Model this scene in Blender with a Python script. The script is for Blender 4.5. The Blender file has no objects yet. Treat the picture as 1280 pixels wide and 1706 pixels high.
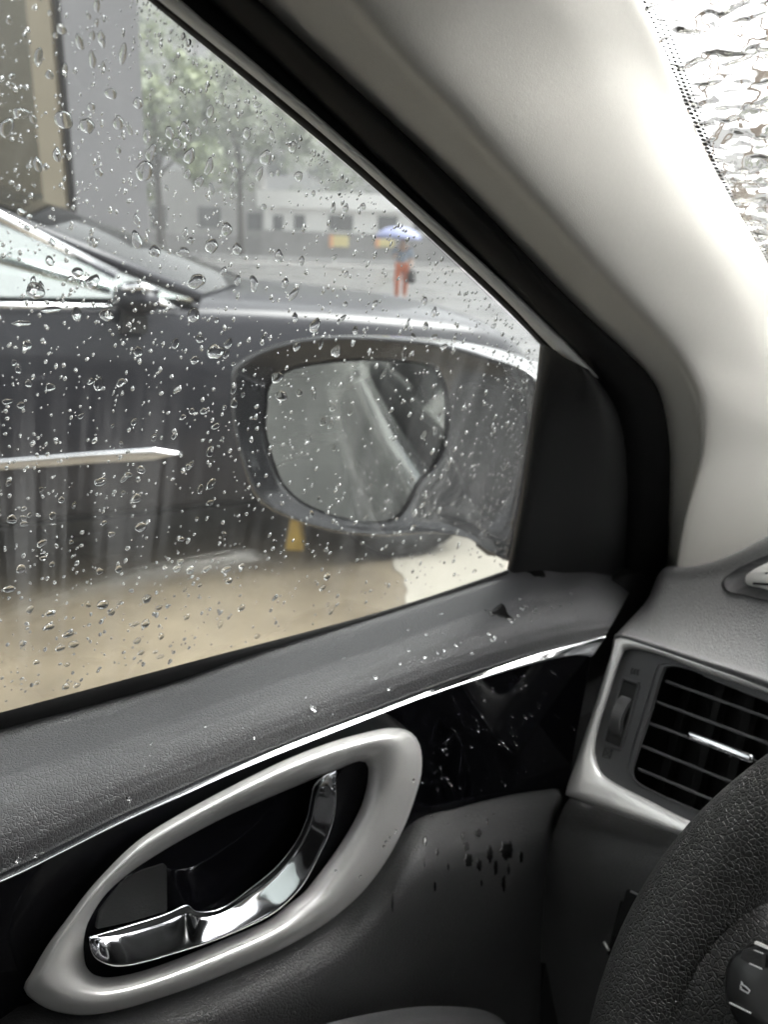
import bpy, bmesh, math, random
from mathutils import Vector, Matrix, noise
from mathutils.bvhtree import BVHTree
from math import radians, sin, cos, pi, tan, sqrt, atan2
random.seed(7)
sc = bpy.context.scene
COL = sc.collection
V = Vector

# ------------------------------------------------------------------ camera
F = 1340.0                       # focal length in pixels of a 1280 px wide frame
AZ, PITCH, ROLL = radians(53), radians(18.5), radians(-2.3)
CAM = V((0, 0, 1.18))
fw = V((cos(PITCH)*cos(AZ), cos(PITCH)*sin(AZ), -sin(PITCH)))
r0 = fw.cross(V((0, 0, 1))).normalized(); u0 = r0.cross(fw)
rt = r0*cos(ROLL) - u0*sin(ROLL); up = u0*cos(ROLL) + r0*sin(ROLL)
cd = bpy.data.cameras.new("camera"); cam = bpy.data.objects.new("camera", cd); COL.objects.link(cam)
M = Matrix((rt, up, -fw)).transposed().to_4x4(); M.translation = CAM
cam.matrix_world = M
cd.sensor_fit = 'HORIZONTAL'; cd.sensor_width = 36; cd.lens = F/1280*36
cd.clip_start = .01; cd.clip_end = 2000
cd.dof.use_dof = True; cd.dof.focus_distance = .37; cd.dof.aperture_fstop = 14
sc.camera = cam

# ------------------------------------------------------------------ world, sun, exposure
w = bpy.data.worlds.new("World"); sc.world = w; w.use_nodes = True
nt = w.node_tree; nt.nodes.clear()
SUN_EL, SUN_ROT = radians(58), radians(100)
sky = nt.nodes.new('ShaderNodeTexSky'); sky.sky_type = 'NISHITA'; sky.sun_disc = False
sky.sun_elevation = SUN_EL; sky.sun_rotation = SUN_ROT; sky.dust_density = 6; sky.air_density = 1.0; sky.ozone_density = 1
hs = nt.nodes.new('ShaderNodeHueSaturation'); hs.inputs['Saturation'].default_value = .07
bg = nt.nodes.new('ShaderNodeBackground'); bg.inputs['Strength'].default_value = .15
wo = nt.nodes.new('ShaderNodeOutputWorld')
nt.links.new(sky.outputs[0], hs.inputs['Color']); nt.links.new(hs.outputs[0], bg.inputs['Color']); nt.links.new(bg.outputs[0], wo.inputs[0])
sd = bpy.data.lights.new("sun", 'SUN'); so = bpy.data.objects.new("sun", sd); COL.objects.link(so)
sd.energy = 1.5; sd.angle = radians(40); sd.color = (1, .97, .93)
# nishita: rotation measured from +Y towards +X
sdir = V((cos(SUN_EL)*sin(SUN_ROT), cos(SUN_EL)*cos(SUN_ROT), sin(SUN_EL)))
so.rotation_euler = (-sdir).to_track_quat('-Z', 'Y').to_euler(); so.location = (0, 0, 30)
vs = sc.view_settings; vs.view_transform = 'Standard'; vs.look = 'None'; vs.gamma = 1; vs.use_curve_mapping = False
vs.exposure = 2.05
cy = sc.cycles; cy.use_denoising = True; cy.max_bounces = 14; cy.transmission_bounces = 10; cy.transparent_max_bounces = 24
cy.diffuse_bounces = 5; cy.glossy_bounces = 5; cy.sample_clamp_indirect = 6; cy.caustics_refractive = True; cy.caustics_reflective = True

# ------------------------------------------------------------------ helpers
def ray(x, y): return fw + rt*((x-640)/F) - up*((y-853)/F)
def hit(x, y, p0, n):
    d = ray(x, y); return CAM + d*((V(p0)-CAM).dot(V(n))/d.dot(V(n)))
def PY(x, y, Y): return hit(x, y, (0, Y, 0), (0, 1, 0))
def PX(x, y, X): return hit(x, y, (X, 0, 0), (1, 0, 0))
def PZ(x, y, Z): return hit(x, y, (0, 0, Z), (0, 0, 1))
GT = radians(20); GN = V((0, cos(GT), sin(GT))); GP = V((0, .43, .925))
def G(x, y, off=0): return hit(x, y, GP + GN*off, GN)     # on the side window plane, off > 0 outboard
H = V((cos(AZ), sin(AZ), 0)); RH = V((sin(AZ), -cos(AZ), 0))
def BD(x, y, D):                                         # street frame: (s, z) at depth D
    d = ray(x, y); p = CAM + d*(D/d.dot(H)); return p.dot(RH), p.z
def W(s, D, z): return RH*s + H*D + V((0, 0, z))

def cr(pts, n, closed=False):
    """Catmull-Rom resample, equal arc length, n points"""
    pts = [V(p) for p in pts]; m = len(pts); out = []
    segs = m if closed else m-1
    for i in range(segs):
        if closed: a, b, c, d = pts[i-1], pts[i], pts[(i+1) % m], pts[(i+2) % m]
        else: a, b, c, d = pts[max(i-1, 0)], pts[i], pts[i+1], pts[min(i+2, m-1)]
        for k in range(14):
            t = k/14
            out.append(.5*((2*b)+(c-a)*t+(2*a-5*b+4*c-d)*t*t+(3*b-a-3*c+d)*t**3))
    out.append(pts[0].copy() if closed else pts[-1].copy())
    L = [0]
    for i in range(1, len(out)): L.append(L[-1]+(out[i]-out[i-1]).length)
    res = []; tot = L[-1]; j = 0; cnt = n if closed else n-1
    for k in range(n):
        s = tot*k/cnt
        while j < len(L)-2 and L[j+1] < s: j += 1
        f = (s-L[j])/max(L[j+1]-L[j], 1e-9); res.append(out[j].lerp(out[j+1], min(1, max(0, f))))
    return res

def crow(rows, n):
    """smooth across rows: rows all same length -> n rows"""
    m = len(rows[0]); cols = []
    for i in range(m):
        pts = [r[i] for r in rows]; k = len(pts); c = []
        for q in range(n):
            x = q/(n-1)*(k-1); j = min(int(x), k-2); t = x-j
            a, b, cc, d = pts[max(j-1, 0)], pts[j], pts[j+1], pts[min(j+2, k-1)]
            c.append(.5*((2*b)+(cc-a)*t+(2*a-5*b+4*cc-d)*t*t+(3*b-a-3*cc+d)*t**3))
        cols.append(c)
    return [[cols[i][q] for i in range(m)] for q in range(n)]

def grid(rows, closed=False):
    n = len(rows[0]); v = [p for r in rows for p in r]; f = []
    for j in range(len(rows)-1):
        for i in range(n if closed else n-1):
            i2 = (i+1) % n
            f.append((j*n+i, j*n+i2, (j+1)*n+i2, (j+1)*n+i))
    return v, f

def link(o, parent=None):
    COL.objects.link(o)
    if parent: o.parent = parent
    return o
def wloc(p):
    l = V((0, 0, 0))
    while p: l = l + p.location; p = p.parent
    return l
def mk(name, vf, mat, parent=None, smooth=True, solid=0, recalc=False, bevel=0, subsurf=0, sharp=None):
    v, f = vf; off = wloc(parent)
    me = bpy.data.meshes.new(name); me.from_pydata([tuple(V(p)-off) for p in v], [], f)
    if recalc:
        bm = bmesh.new(); bm.from_mesh(me); bmesh.ops.remove_doubles(bm, verts=bm.verts, dist=1e-6)
        bmesh.ops.recalc_face_normals(bm, faces=bm.faces); bm.to_mesh(me); bm.free()
    if smooth: me.polygons.foreach_set('use_smooth', [True]*len(me.polygons))
    me.materials.append(mat); me.update()
    o = bpy.data.objects.new(name, me); link(o, parent)
    if bevel:
        b = o.modifiers.new('b', 'BEVEL'); b.width = bevel; b.segments = 3; b.limit_method = 'ANGLE'; b.angle_limit = radians(35)
    if solid:
        s = o.modifiers.new('s', 'SOLIDIFY'); s.thickness = abs(solid); s.offset = -1 if solid > 0 else 1
    if subsurf:
        s = o.modifiers.new('ss', 'SUBSURF'); s.levels = subsurf; s.render_levels = subsurf
    if sharp: 
        try: me.set_sharp_from_angle(angle=radians(sharp))
        except Exception: pass
    return o
def box(c, sx, sy, sz, ax=V((1, 0, 0)), ay=V((0, 1, 0)), az=V((0, 0, 1))):
    c = V(c); v = [c+ax*(sx/2*i)+ay*(sy/2*j)+az*(sz/2*k) for i in (-1, 1) for j in (-1, 1) for k in (-1, 1)]
    return v, [(0, 1, 3, 2), (4, 6, 7, 5), (0, 4, 5, 1), (2, 3, 7, 6), (0, 2, 6, 4), (1, 5, 7, 3)]
def wbox(s0, s1, d0, d1, z0, z1):
    return box(W((s0+s1)/2, (d0+d1)/2, (z0+z1)/2), s1-s0, d1-d0, z1-z0, RH, H)
def merge(*vfs):
    v, f = [], []
    for a, b in vfs:
        k = len(v); v += list(a); f += [tuple(i+k for i in q) for q in b]
    return v, f
def prism(pts, d):
    """closed polygon pts extruded by vector d"""
    n = len(pts); v = [V(p) for p in pts]+[V(p)+d for p in pts]
    return v, [tuple(range(n)), tuple(range(2*n-1, n-1, -1))]+[(i, i+n, (i+1) % n+n, (i+1) % n) for i in range(n)]
def tube(pts, r, seg=8, cap=True):
    pts = [V(p) for p in pts]; rows = []
    rr = r if isinstance(r, (list, tuple)) else [r]*len(pts)
    prev = None
    for i, p in enumerate(pts):
        t = (pts[min(i+1, len(pts)-1)]-pts[max(i-1, 0)]).normalized()
        a = t.cross(V((0, 0, 1)) if abs(t.z) < .9 else V((1, 0, 0))).normalized()
        if prev is not None:
            a = (prev - t*prev.dot(t)).normalized()
        prev = a; b = t.cross(a)
        rows.append([p+(a*cos(k*2*pi/seg)+b*sin(k*2*pi/seg))*rr[i] for k in range(seg)])
    v, f = grid(rows, True)
    if cap: f += [tuple(range(seg))[::-1], tuple(range(len(v)-seg, len(v)))]
    return v, f
def empty(name, loc, label=None, cat=None, group=None):
    o = bpy.data.objects.new(name, None); o.empty_display_size = .1; o.location = loc; COL.objects.link(o)
    if label: tag(o, label, cat, group)
    return o
def tag(o, label, cat=None, group=None, kind=None):
    if label: o['label'] = label
    if cat: o['category'] = cat
    if group: o['group'] = group
    if kind: o['kind'] = kind
    return o

# ------------------------------------------------------------------ materials
def nodes(name):
    m = bpy.data.materials.new(name); m.use_nodes = True; t = m.node_tree
    return m, t, t.nodes['Principled BSDF'], t.nodes['Material Output']
def N(t, typ, **kw):
    n = t.nodes.new(typ)
    for k, v in kw.items():
        if k in n.inputs: n.inputs[k].default_value = v
        else: setattr(n, k, v)
    return n
def mat(name, col, rough=.5, metal=0, coat=0, spec=.5, nscale=0, namt=.12, bump=0, bscale=60, rvar=0, stretch=(1, 1, 1)):
    m, t, b, o = nodes(name); L = t.links.new
    b.inputs['Base Color'].default_value = (*col, 1); b.inputs['Roughness'].default_value = rough
    b.inputs['Metallic'].default_value = metal; b.inputs['Coat Weight'].default_value = coat; b.inputs['Coat Roughness'].default_value = .03
    b.inputs['Specular IOR Level'].default_value = spec
    tc = N(t, 'ShaderNodeTexCoord'); mp = N(t, 'ShaderNodeMapping', Scale=stretch); L(tc.outputs['Object'], mp.inputs[0])
    if nscale:
        n = N(t, 'ShaderNodeTexNoise', Scale=nscale, Detail=6.0); L(mp.outputs[0], n.inputs['Vector'])
        mx = N(t, 'ShaderNodeMix', data_type='RGBA', blend_type='MIX')
        mx.inputs[6].default_value = tuple(c*(1-namt) for c in col)+(1,); mx.inputs[7].default_value = tuple(min(1, c*(1+namt)) for c in col)+(1,)
        L(n.outputs[0], mx.inputs[0]); L(mx.outputs[2], b.inputs['Base Color'])
        if rvar:
            mr = N(t, 'ShaderNodeMapRange'); mr.inputs[1].default_value = .35; mr.inputs[2].default_value = .65
            mr.inputs[3].default_value = max(0, rough-rvar); mr.inputs[4].default_value = rough+rvar
            L(n.outputs[0], mr.inputs[0]); L(mr.outputs[0], b.inputs['Roughness'])
    if bump:
        n2 = N(t, 'ShaderNodeTexNoise', Scale=bscale, Detail=4.0); L(mp.outputs[0], n2.inputs['Vector'])
        bp = N(t, 'ShaderNodeBump', Strength=bump, Distance=.01); L(n2.outputs[0], bp.inputs['Height']); L(bp.outputs[0], b.inputs['Normal'])
    return m
def leather(name, col, rough, scale, strength, dist=.0006, stretch=(1, 1, 1)):
    m, t, b, o = nodes(name); L = t.links.new
    tc = N(t, 'ShaderNodeTexCoord'); mp = N(t, 'ShaderNodeMapping', Scale=stretch); L(tc.outputs['Object'], mp.inputs[0])
    nz = N(t, 'ShaderNodeTexNoise', Scale=scale*.7, Detail=3.0); L(mp.outputs[0], nz.inputs['Vector'])
    ad = N(t, 'ShaderNodeMixRGB', blend_type='LINEAR_LIGHT'); ad.inputs[0].default_value = .22/scale
    L(mp.outputs[0], ad.inputs[1]); L(nz.outputs['Color'], ad.inputs[2])
    vo = N(t, 'ShaderNodeTexVoronoi', feature='DISTANCE_TO_EDGE', Scale=scale); L(ad.outputs[0], vo.inputs['Vector'])
    rp = N(t, 'ShaderNodeMapRange'); rp.interpolation_type = 'SMOOTHSTEP'; rp.inputs[1].default_value = 0; rp.inputs[2].default_value = .16; L(vo.outputs['Distance'], rp.inputs[0])
    fn = N(t, 'ShaderNodeTexNoise', Scale=scale*5, Detail=3.0); L(mp.outputs[0], fn.inputs['Vector'])
    mu = N(t, 'ShaderNodeMath', operation='MULTIPLY_ADD'); L(fn.outputs[0], mu.inputs[0]); mu.inputs[1].default_value = .2; L(rp.outputs[0], mu.inputs[2])
    bp = N(t, 'ShaderNodeBump', Strength=strength, Distance=dist); L(mu.outputs[0], bp.inputs['Height']); L(bp.outputs[0], b.inputs['Normal'])
    big = N(t, 'ShaderNodeTexNoise', Scale=9.0, Detail=4.0); L(mp.outputs[0], big.inputs['Vector'])
    mx = N(t, 'ShaderNodeMix', data_type='RGBA'); mx.inputs[6].default_value = tuple(c*.85 for c in col)+(1,); mx.inputs[7].default_value = tuple(c*1.15 for c in col)+(1,)
    L(big.outputs[0], mx.inputs[0]); L(mx.outputs[2], b.inputs['Base Color'])
    mr = N(t, 'ShaderNodeMapRange'); mr.inputs[3].default_value = rough-.05; mr.inputs[4].default_value = rough+.08
    L(big.outputs[0], mr.inputs[0]); L(mr.outputs[0], b.inputs['Roughness'])
    return m

M_pad = leather('pad_leather', (.05, .05, .052), .43, 500, .55, .0005)
M_low = leather('lower_leather', (.019, .019, .0195), .55, 420, .4)
M_dash = leather('dash_leather', (.15, .15, .151), .5, 430, .7)
M_wheel = leather('wheel_leather', (.014, .014, .013), .46, 520, .75, .0005)
M_gloss = mat('piano_black', (.003, .003, .004), .07, spec=.18, nscale=14, namt=.5, stretch=(.3, 1, 6))
M_plast = mat('black_plastic', (.012, .012, .012), .6, bump=.1, bscale=900)
M_rub = mat('black_rubber', (.005, .005, .005), .75, spec=.3)
M_grey = mat('grey_plastic', (.055, .055, .057), .5, bump=.08, bscale=1200)
M_strip = mat('grey_trim', (.75, .75, .73), .5, nscale=30, namt=.2)
M_chrome = mat('chrome', (.86, .87, .9), .08, metal=1)
M_satin = mat('satin_silver', (.80, .79, .77), .32, metal=.6, nscale=400, namt=.04, bump=.05, bscale=1500)
M_silverp = mat('silver_paint', (.80, .79, .77), .33, metal=.4, nscale=500, namt=.05)
M_fabric = mat('pillar_fabric', (.60, .585, .54), .9, nscale=500, namt=.05, bump=.06, bscale=1400)
M_paint = mat('dark_paint', (.014, .014, .017), .25, coat=1)
M_npaint = mat('neighbour_paint', (.012, .012, .017), .4, metal=.2, coat=.4, spec=.25, nscale=6, namt=.1)
M_tyre = mat('tyre', (.012, .012, .012), .7)
M_dark = mat('dark_void', (.006, .006, .006), .8)
M_white = mat('icon_white', (.6, .6, .6), .5)

def water(name):
    m = bpy.data.materials.new(name); m.use_nodes = True; t = m.node_tree; t.nodes.clear()
    g = N(t, 'ShaderNodeBsdfGlass', IOR=1.333, Roughness=0.0); g.inputs['Color'].default_value = (1, 1, 1, 1)
    o = N(t, 'ShaderNodeOutputMaterial'); t.links.new(g.outputs[0], o.inputs[0]); return m
M_water = water('water')
def pane(name, tint=(.93, .95, .94), streak=False, refl=.06):
    m = bpy.data.materials.new(name); m.use_nodes = True; t = m.node_tree; t.nodes.clear(); L = t.links.new
    tr = N(t, 'ShaderNodeBsdfTransparent'); tr.inputs[0].default_value = (*tint, 1)
    gl = N(t, 'ShaderNodeBsdfGlossy', Roughness=.02); gl.inputs[0].default_value = (1, 1, 1, 1)
    lw = N(t, 'ShaderNodeLayerWeight', Blend=.5); pw = N(t, 'ShaderNodeMath', operation='POWER'); L(lw.outputs['Facing'], pw.inputs[0]); pw.inputs[1].default_value = 5.0
    fr = N(t, 'ShaderNodeMath', operation='MULTIPLY_ADD'); L(pw.outputs[0], fr.inputs[0]); fr.inputs[1].default_value = .9; fr.inputs[2].default_value = refl*.5
    mx = N(t, 'ShaderNodeMixShader'); L(fr.outputs[0], mx.inputs[0]); L(tr.outputs[0], mx.inputs[1]); L(gl.outputs[0], mx.inputs[2])
    o = N(t, 'ShaderNodeOutputMaterial'); last = mx
    if streak:
        tc = N(t, 'ShaderNodeTexCoord'); mp = N(t, 'ShaderNodeMapping', Scale=(170, 4, 4)); mp.inputs['Rotation'].default_value = (0, radians(4), 0); L(tc.outputs['Object'], mp.inputs[0])
        n1 = N(t, 'ShaderNodeTexNoise', Scale=1.0, Detail=3.0, Distortion=.3); L(mp.outputs[0], n1.inputs['Vector'])
        mp2 = N(t, 'ShaderNodeMapping', Scale=(8, 5, 5)); L(tc.outputs['Object'], mp2.inputs[0])
        n2 = N(t, 'ShaderNodeTexNoise', Scale=1.0, Detail=2.0); L(mp2.outputs[0], n2.inputs['Vector'])
        r1 = N(t, 'ShaderNodeMapRange'); r1.inputs[1].default_value = .46; r1.inputs[2].default_value = .58; L(n1.outputs[0], r1.inputs[0])
        r2 = N(t, 'ShaderNodeMapRange'); r2.inputs[1].default_value = .35; r2.inputs[2].default_value = .7; L(n2.outputs[0], r2.inputs[0])
        mu = N(t, 'ShaderNodeMath', operation='MULTIPLY'); L(r1.outputs[0], mu.inputs[0]); L(r2.outputs[0], mu.inputs[1])
        ma = N(t, 'ShaderNodeMath', operation='MULTIPLY_ADD'); L(mu.outputs[0], ma.inputs[0]); ma.inputs[1].default_value = .036; ma.inputs[2].default_value = .007
        tl = N(t, 'ShaderNodeBsdfTranslucent'); tl.inputs[0].default_value = (.8, .8, .8, 1)
        m2 = N(t, 'ShaderNodeMixShader'); L(ma.outputs[0], m2.inputs[0]); L(mx.outputs[0], m2.inputs[1]); L(tl.outputs[0], m2.inputs[2]); last = m2
    L(last.outputs[0], o.inputs[0]); return m
M_pane = pane('wet_side_glass', streak=True)
M_wind = pane('windscreen_glass', (.96, .97, .96))
M_nglass = pane('neighbour_glass', (.78, .86, .81), refl=.8)

# ------------------------------------------------------------------ ground
def ground_mat():
    m, t, b, o = nodes('wet_ground'); L = t.links.new
    tc = N(t, 'ShaderNodeTexCoord')
    n = N(t, 'ShaderNodeTexNoise', Scale=1.6, Detail=8.0, Roughness=.65); L(tc.outputs['Object'], n.inputs['Vector'])
    c = N(t, 'ShaderNodeValToRGB'); L(n.outputs[0], c.inputs[0])
    c.color_ramp.elements[0].position = .3; c.color_ramp.elements[0].color = (.085, .07, .05, 1)
    c.color_ramp.elements[1].position = .72; c.color_ramp.elements[1].color = (.19, .158, .112, 1)
    L(c.outputs[0], b.inputs['Base Color'])
    n2 = N(t, 'ShaderNodeTexNoise', Scale=.9, Detail=4.0); L(tc.outputs['Object'], n2.inputs['Vector'])
    mr = N(t, 'ShaderNodeMapRange'); mr.inputs[1].default_value = .4; mr.inputs[2].default_value = .6; mr.inputs[3].default_value = .24; mr.inputs[4].default_value = .5
    L(n2.outputs[0], mr.inputs[0]); L(mr.outputs[0], b.inputs['Roughness'])
    n3 = N(t, 'ShaderNodeTexNoise', Scale=14.0, Detail=5.0); L(tc.outputs['Object'], n3.inputs['Vector'])
    bp = N(t, 'ShaderNodeBump', Strength=.25, Distance=.02); L(n3.outputs[0], bp.inputs['Height']); L(bp.outputs[0], b.inputs['Normal'])
    return m
M_ground = ground_mat()
M_road = mat('wet_asphalt', (.085, .083, .082), .3, nscale=.6, namt=.25, bump=.08, bscale=25, rvar=.1)
g = mk('ground', ([V((-600, -600, 0)), V((600, -600, 0)), V((600, 600, 0)), V((-600, 600, 0))], [(0, 1, 2, 3)]), M_road, smooth=False); tag(g, 'wet grey asphalt ground around the parked cars', kind='structure')
pv = mk('pavement', ([V((-2.2, -7, .004)), V((6.2, -7, .004)), V((4.6, 4.9, .004)), V((-2.2, 6.3, .004))], [(0, 1, 2, 3)]), M_ground, smooth=False)
tag(pv, 'wet tan concrete pavement between the two parked cars', kind='structure')

q_ = [PZ(640+60*k/14+random.uniform(-7, 7)+5*sin(k), 880+160*k/14, .008) for k in range(15)]+[PZ(780, 1300, .008)]
ap = mk('pale_ground_sheet', (q_+[V((6, -3, .008)), V((6, 2.0, .008)), V((4.0, 4.6, .008))], [tuple(range(19))]), mat('pale_ground', (.21, .195, .165), .5, nscale=3, namt=.18, bump=.1, bscale=40, rvar=.15), smooth=False)  # paler ground sheet over the pavement, ragged along one edge
tag(ap, 'pale wet patch of ground below the door mirror', kind='structure')
# ------------------------------------------------------------------ neighbour car
NY = radians(-12)
NF = V((cos(NY), sin(NY), 0)); NL = V((-sin(NY), cos(NY), 0))
NP = PZ(200, 900, .2); NP.z = 0                   # a point on the side (skirt) line
NO = NP + NL*.86 - NF*NP.dot(NF) + NF*.93         # car axis, x=0 at the mirror station
NO = NP - NL*NP.dot(NL) + NL*(NP.dot(NL)+.86); NO = NO - NF*NO.dot(NF) + NF*(V((.9, 2.52, 0)).dot(NF))
def NC(x, y, z): return NO + NF*x + NL*y + V((0, 0, z))
ncar = empty('parked_sedan', NC(0, 0, 0), 'dark blue grey sedan with chrome window trim parked beside the wet side window', 'car')
# body stations: x, half widths and heights; y negative side faces us
def nst(x):
    # taper of the width to the front and rear
    k = 1.0
    if x > .75: k = 1 - .26*((x-.75)/1.0)**2.2
    if x < -2.0: k = 1 - .15*((-2.0-x)/.9)**2
    if x > 0.15: hz = .965 - .02*(x-.15) - .10*max(0, (x-.15)/1.6)**2.0 - (.22*max(0, (x-1.35)/.4)**2)
    elif x < -2.1: hz = .965 + .04 - .3*max(0, (-2.3-x)/.6)**2
    else: hz = .965 + .012*min(1, max(0, (.15-x)))
    lo = .25 + (.05*max(0, (x-.9)/.65)**2)
    ys = [.0, .60, .80, .845, .872, .878, .866, .845, .83, .80, .70, .45, 0]
    zs = [lo, lo, lo+.01, .31, .43, .60, .80, hz-.09, hz-.03, hz, hz+.022, hz+.05, hz+.062]
    zs = [min(z, hz+.062) for z in zs]
    if hz < .85:
        zs = [lo+(z-lo)*((hz-lo)/(.965-lo)) if i < 7 else z for i, z in enumerate(zs)]
    return [(y*k, z) for y, z in zip(ys, zs)]
xs = [-3.15, -3.0, -2.8, -2.5, -2.2, -1.8, -1.4, -1.0, -.6, -.2, .1, .4, .7, .95, 1.15, 1.35, 1.5, 1.62, 1.7, 1.75]
rows = []
for x in xs:
    h = nst(x); rows.append([NC(x, -y, z) for y, z in h] + [NC(x, y, z) for y, z in h[-2:0:-1]])
vf = grid(rows, True); nn = len(rows[0]); vf[1].append(tuple(range(nn))); vf[1].append(tuple(range(len(vf[0])-nn, len(vf[0]))))
mk('body', vf, M_npaint, ncar, recalc=True, subsurf=1)
# crease below the belt catches light: raised swage line
def nside(x, y_px=None): pass
NSN = (NL*cos(radians(20)) + V((0, 0, 1))*sin(radians(20)))     # glass plane of the sedan
NSP = NC(0, -.835, .985)
def NG(x, y, off=0): return hit(x, y, NSP + NSN*off, NSN)
NVN = NL
def NS(x, y, off=0): return hit(x, y, NC(0, -.878, .5) - NL*off, NL)
# greenhouse: roof shell, pillars, glass
def house(x, inset, z): return NC(x, -.835+inset, z)
roofz = 1.43
gh = [(.19, .985), (-.74, 1.36), (-1.15, 1.43), (-1.85, 1.43), (-2.3, 1.33), (-2.75, 1.02)]
rows = []
for gi, (x, z) in enumerate(gh):
    bow = (.36, .2, .06, 0, 0, -.1)[gi]; ins = (z-.985)*tan(radians(20)); y = .80-ins
    rows.append([NC(x, -y-.012, z-.03), NC(x, -y+.02, z), NC(x+bow*.75, -y*.5, z+.03), NC(x+bow, 0, z+.04), NC(x+bow*.75, y*.5, z+.03), NC(x, y-.02, z), NC(x, y+.012, z-.03)])
rr = rows
mk('windscreen', grid([rr[0], rr[1]]), pane('sedan_screen', (.2, .22, .22), refl=.08), ncar, solid=.004)
mk('roof', grid(crow([rr[1], rr[2], rr[3], rr[4]], 14)), M_npaint, ncar, solid=.02)
mk('rear_window', grid([rr[4], rr[5]]), M_nglass, ncar, solid=.004)
for sgn in (-1, 1):
    pts = []
    for x, z in gh: pts.append(NC(x, sgn*(.81-(z-.985)*tan(radians(20))), z-.01))
    pts2 = [NC(-2.75, sgn*.815, .985), NC(.19, sgn*.815, .985)]
    mk('side_glass', prism(pts+pts2, NL*(-.004*sgn)), M_nglass, ncar, smooth=False)
    # front pillar and rail
    mk('pillar', tube([NC(.22, sgn*.80, .985), NC(-.28, sgn*.735, 1.18), NC(-.74, sgn*.665, 1.365), NC(-1.15, sgn*.645, 1.425), NC(-1.85, sgn*.645, 1.42), NC(-2.3, sgn*.68, 1.33), NC(-2.75, sgn*.79, 1.0)], .023, 8), M_npaint, ncar)
    mk('pillar', tube([NC(-1.15, sgn*.805, .98), NC(-1.22, sgn*.665, 1.40)], .035, 6), M_dark, ncar)
# chrome strips traced on the real side plane
def strip_on(name, a, b, wd0, wd1, plane, mt, parent, th=.012):
    a, b = V((*a, 0)), V((*b, 0)); d = (b-a).normalized(); nrm = V((-d.y, d.x, 0))
    px = [a+nrm*wd0, b+nrm*wd1, b-nrm*wd1, a-nrm*wd0]
    f3 = [plane(p.x, p.y, 0) for p in px]; 
    n = -NL if parent is ncar else V((0, -1, 0))
    A_, B_ = (f3[0]+f3[3])/2, (f3[1]+f3[2])/2; ra, rb_ = (f3[0]-f3[3]).length/2, (f3[1]-f3[2]).length/2
    return mk(name, tube([A_+n*.006, (A_+B_)/2+n*.006, B_+n*.006], [ra, (ra+rb_)/2, rb_], 14), mt, parent)
strip_on('chrome_strip', (-260, 232), (192, 458), 11, 8, lambda x, y, o: NG(x, y), M_chrome, ncar)
strip_on('chrome_strip', (-300, 503), (196, 512), 5, 4, lambda x, y, o: NG(x, y), M_chrome, ncar)
strip_on('chrome_strip', (236, 492), (297, 515), 6, 3, lambda x, y, o: NG(x, y), M_chrome, ncar)
p = [(-300, 780), (0, 764), (150, 752), (255, 745), (305, 753), (255, 764), (150, 770), (0, 781), (-300, 800)]
mk('chrome_moulding', prism([NS(x, y, .0) for x, y in p], -NL*.02), M_chrome, ncar, smooth=False, bevel=.008)
# door mirror of the sedan
c = NG(222, 497) - NL*.06
rows = []
for k in range(9):
    a = -pi/2 + pi*k/8; s = cos(a)
    rows.append([c - NL*(.085*sin(a)) + NF*(.065*s*cos(q) + .02*sin(a)) + V((0, 0, .055*s*sin(q)*(1.0 if sin(q) > 0 else .9))) for q in [2*pi*i/14 for i in range(14)]])
mh = mk('door_mirror', grid(rows, True), M_npaint, ncar)
mk('mirror_cap_highlight', tube([c - NL*.05 + NF*.06 + V((0, 0, .03)), c - NL*.075 + NF*.01 + V((0, 0, .044)), c - NL*.06 - NF*.05 + V((0, 0, .036))], .009, 8), M_chrome, mh)  # added chrome tube, stands in for the bright highlight on the cap
mk('mirror_foot', prism([c + V((0, 0, -.1)) + NF*.03, c + V((0, 0, -.1)) - NF*.05, c - NF*.03, c + NF*.03], NL*.05), M_plast, mh, smooth=False)
mk('underbody', box(NC(-.6, 0, .235), 4.2, 1.3, .05, NF, NL), M_dark, ncar, smooth=False)
# wheels
for wx in (1.0, -1.75):
    for sgn in (-1, 1):
        cc = NC(wx, sgn*.80, .32)
        rows = [[cc + NL*(sgn*o) + NF*(r*cos(q)) + V((0, 0, r*sin(q))) for q in [2*pi*i/36 for i in range(36)]] for o, r in ((-.1, .2), (-.1, .3), (-.07, .32), (.06, .32), (.09, .3), (.095, .22), (.06, .2))]
        wl = mk('wheel', grid(rows, True), M_tyre, ncar)
        pr = []
        for i in range(10):
            q = 2*pi*i/10; d = NF*cos(q)+V((0, 0, sin(q))); e = d.cross(NL)
            pr.append(prism([cc+NL*(sgn*.085)+d*.03+e*.02, cc+NL*(sgn*.08)+d*.205+e*.025, cc+NL*(sgn*.08)+d*.205-e*.025, cc+NL*(sgn*.085)+d*.03-e*.02], NL*(-sgn*.02)))
        mk('rim', merge(*pr), M_satin, wl, smooth=False)
# dark cabin inside the sedan: seats
for sy in (-.38, .38):
    for sx in (-.75, -1.6):
        mk('seat', merge(box(NC(sx+.2, sy, .62), .5, .5, .2, NF, NL), box(NC(sx-.08, sy, .95), .14, .5, .6, NF, NL), box(NC(sx-.1, sy, 1.25), .1, .26, .18, NF, NL)), mat('seat_cloth', (.35, .36, .33), .8), ncar, bevel=.04)

yb = PZ(474, 918, .0); yr = RH
ys_ = mk('wheel_stop', merge(prism([yb, yb+RH*.075, yb+RH*.055+V((0, 0, .13)), yb+RH*.02+V((0, 0, .13))], H*.12)), mat('yellow_paint', (.55, .36, .08), .5, nscale=12, namt=.4), bevel=.008)
tag(ys_, 'worn yellow wheel stop on the wet tan pavement beside the sedan', 'wheel stop')

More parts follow.
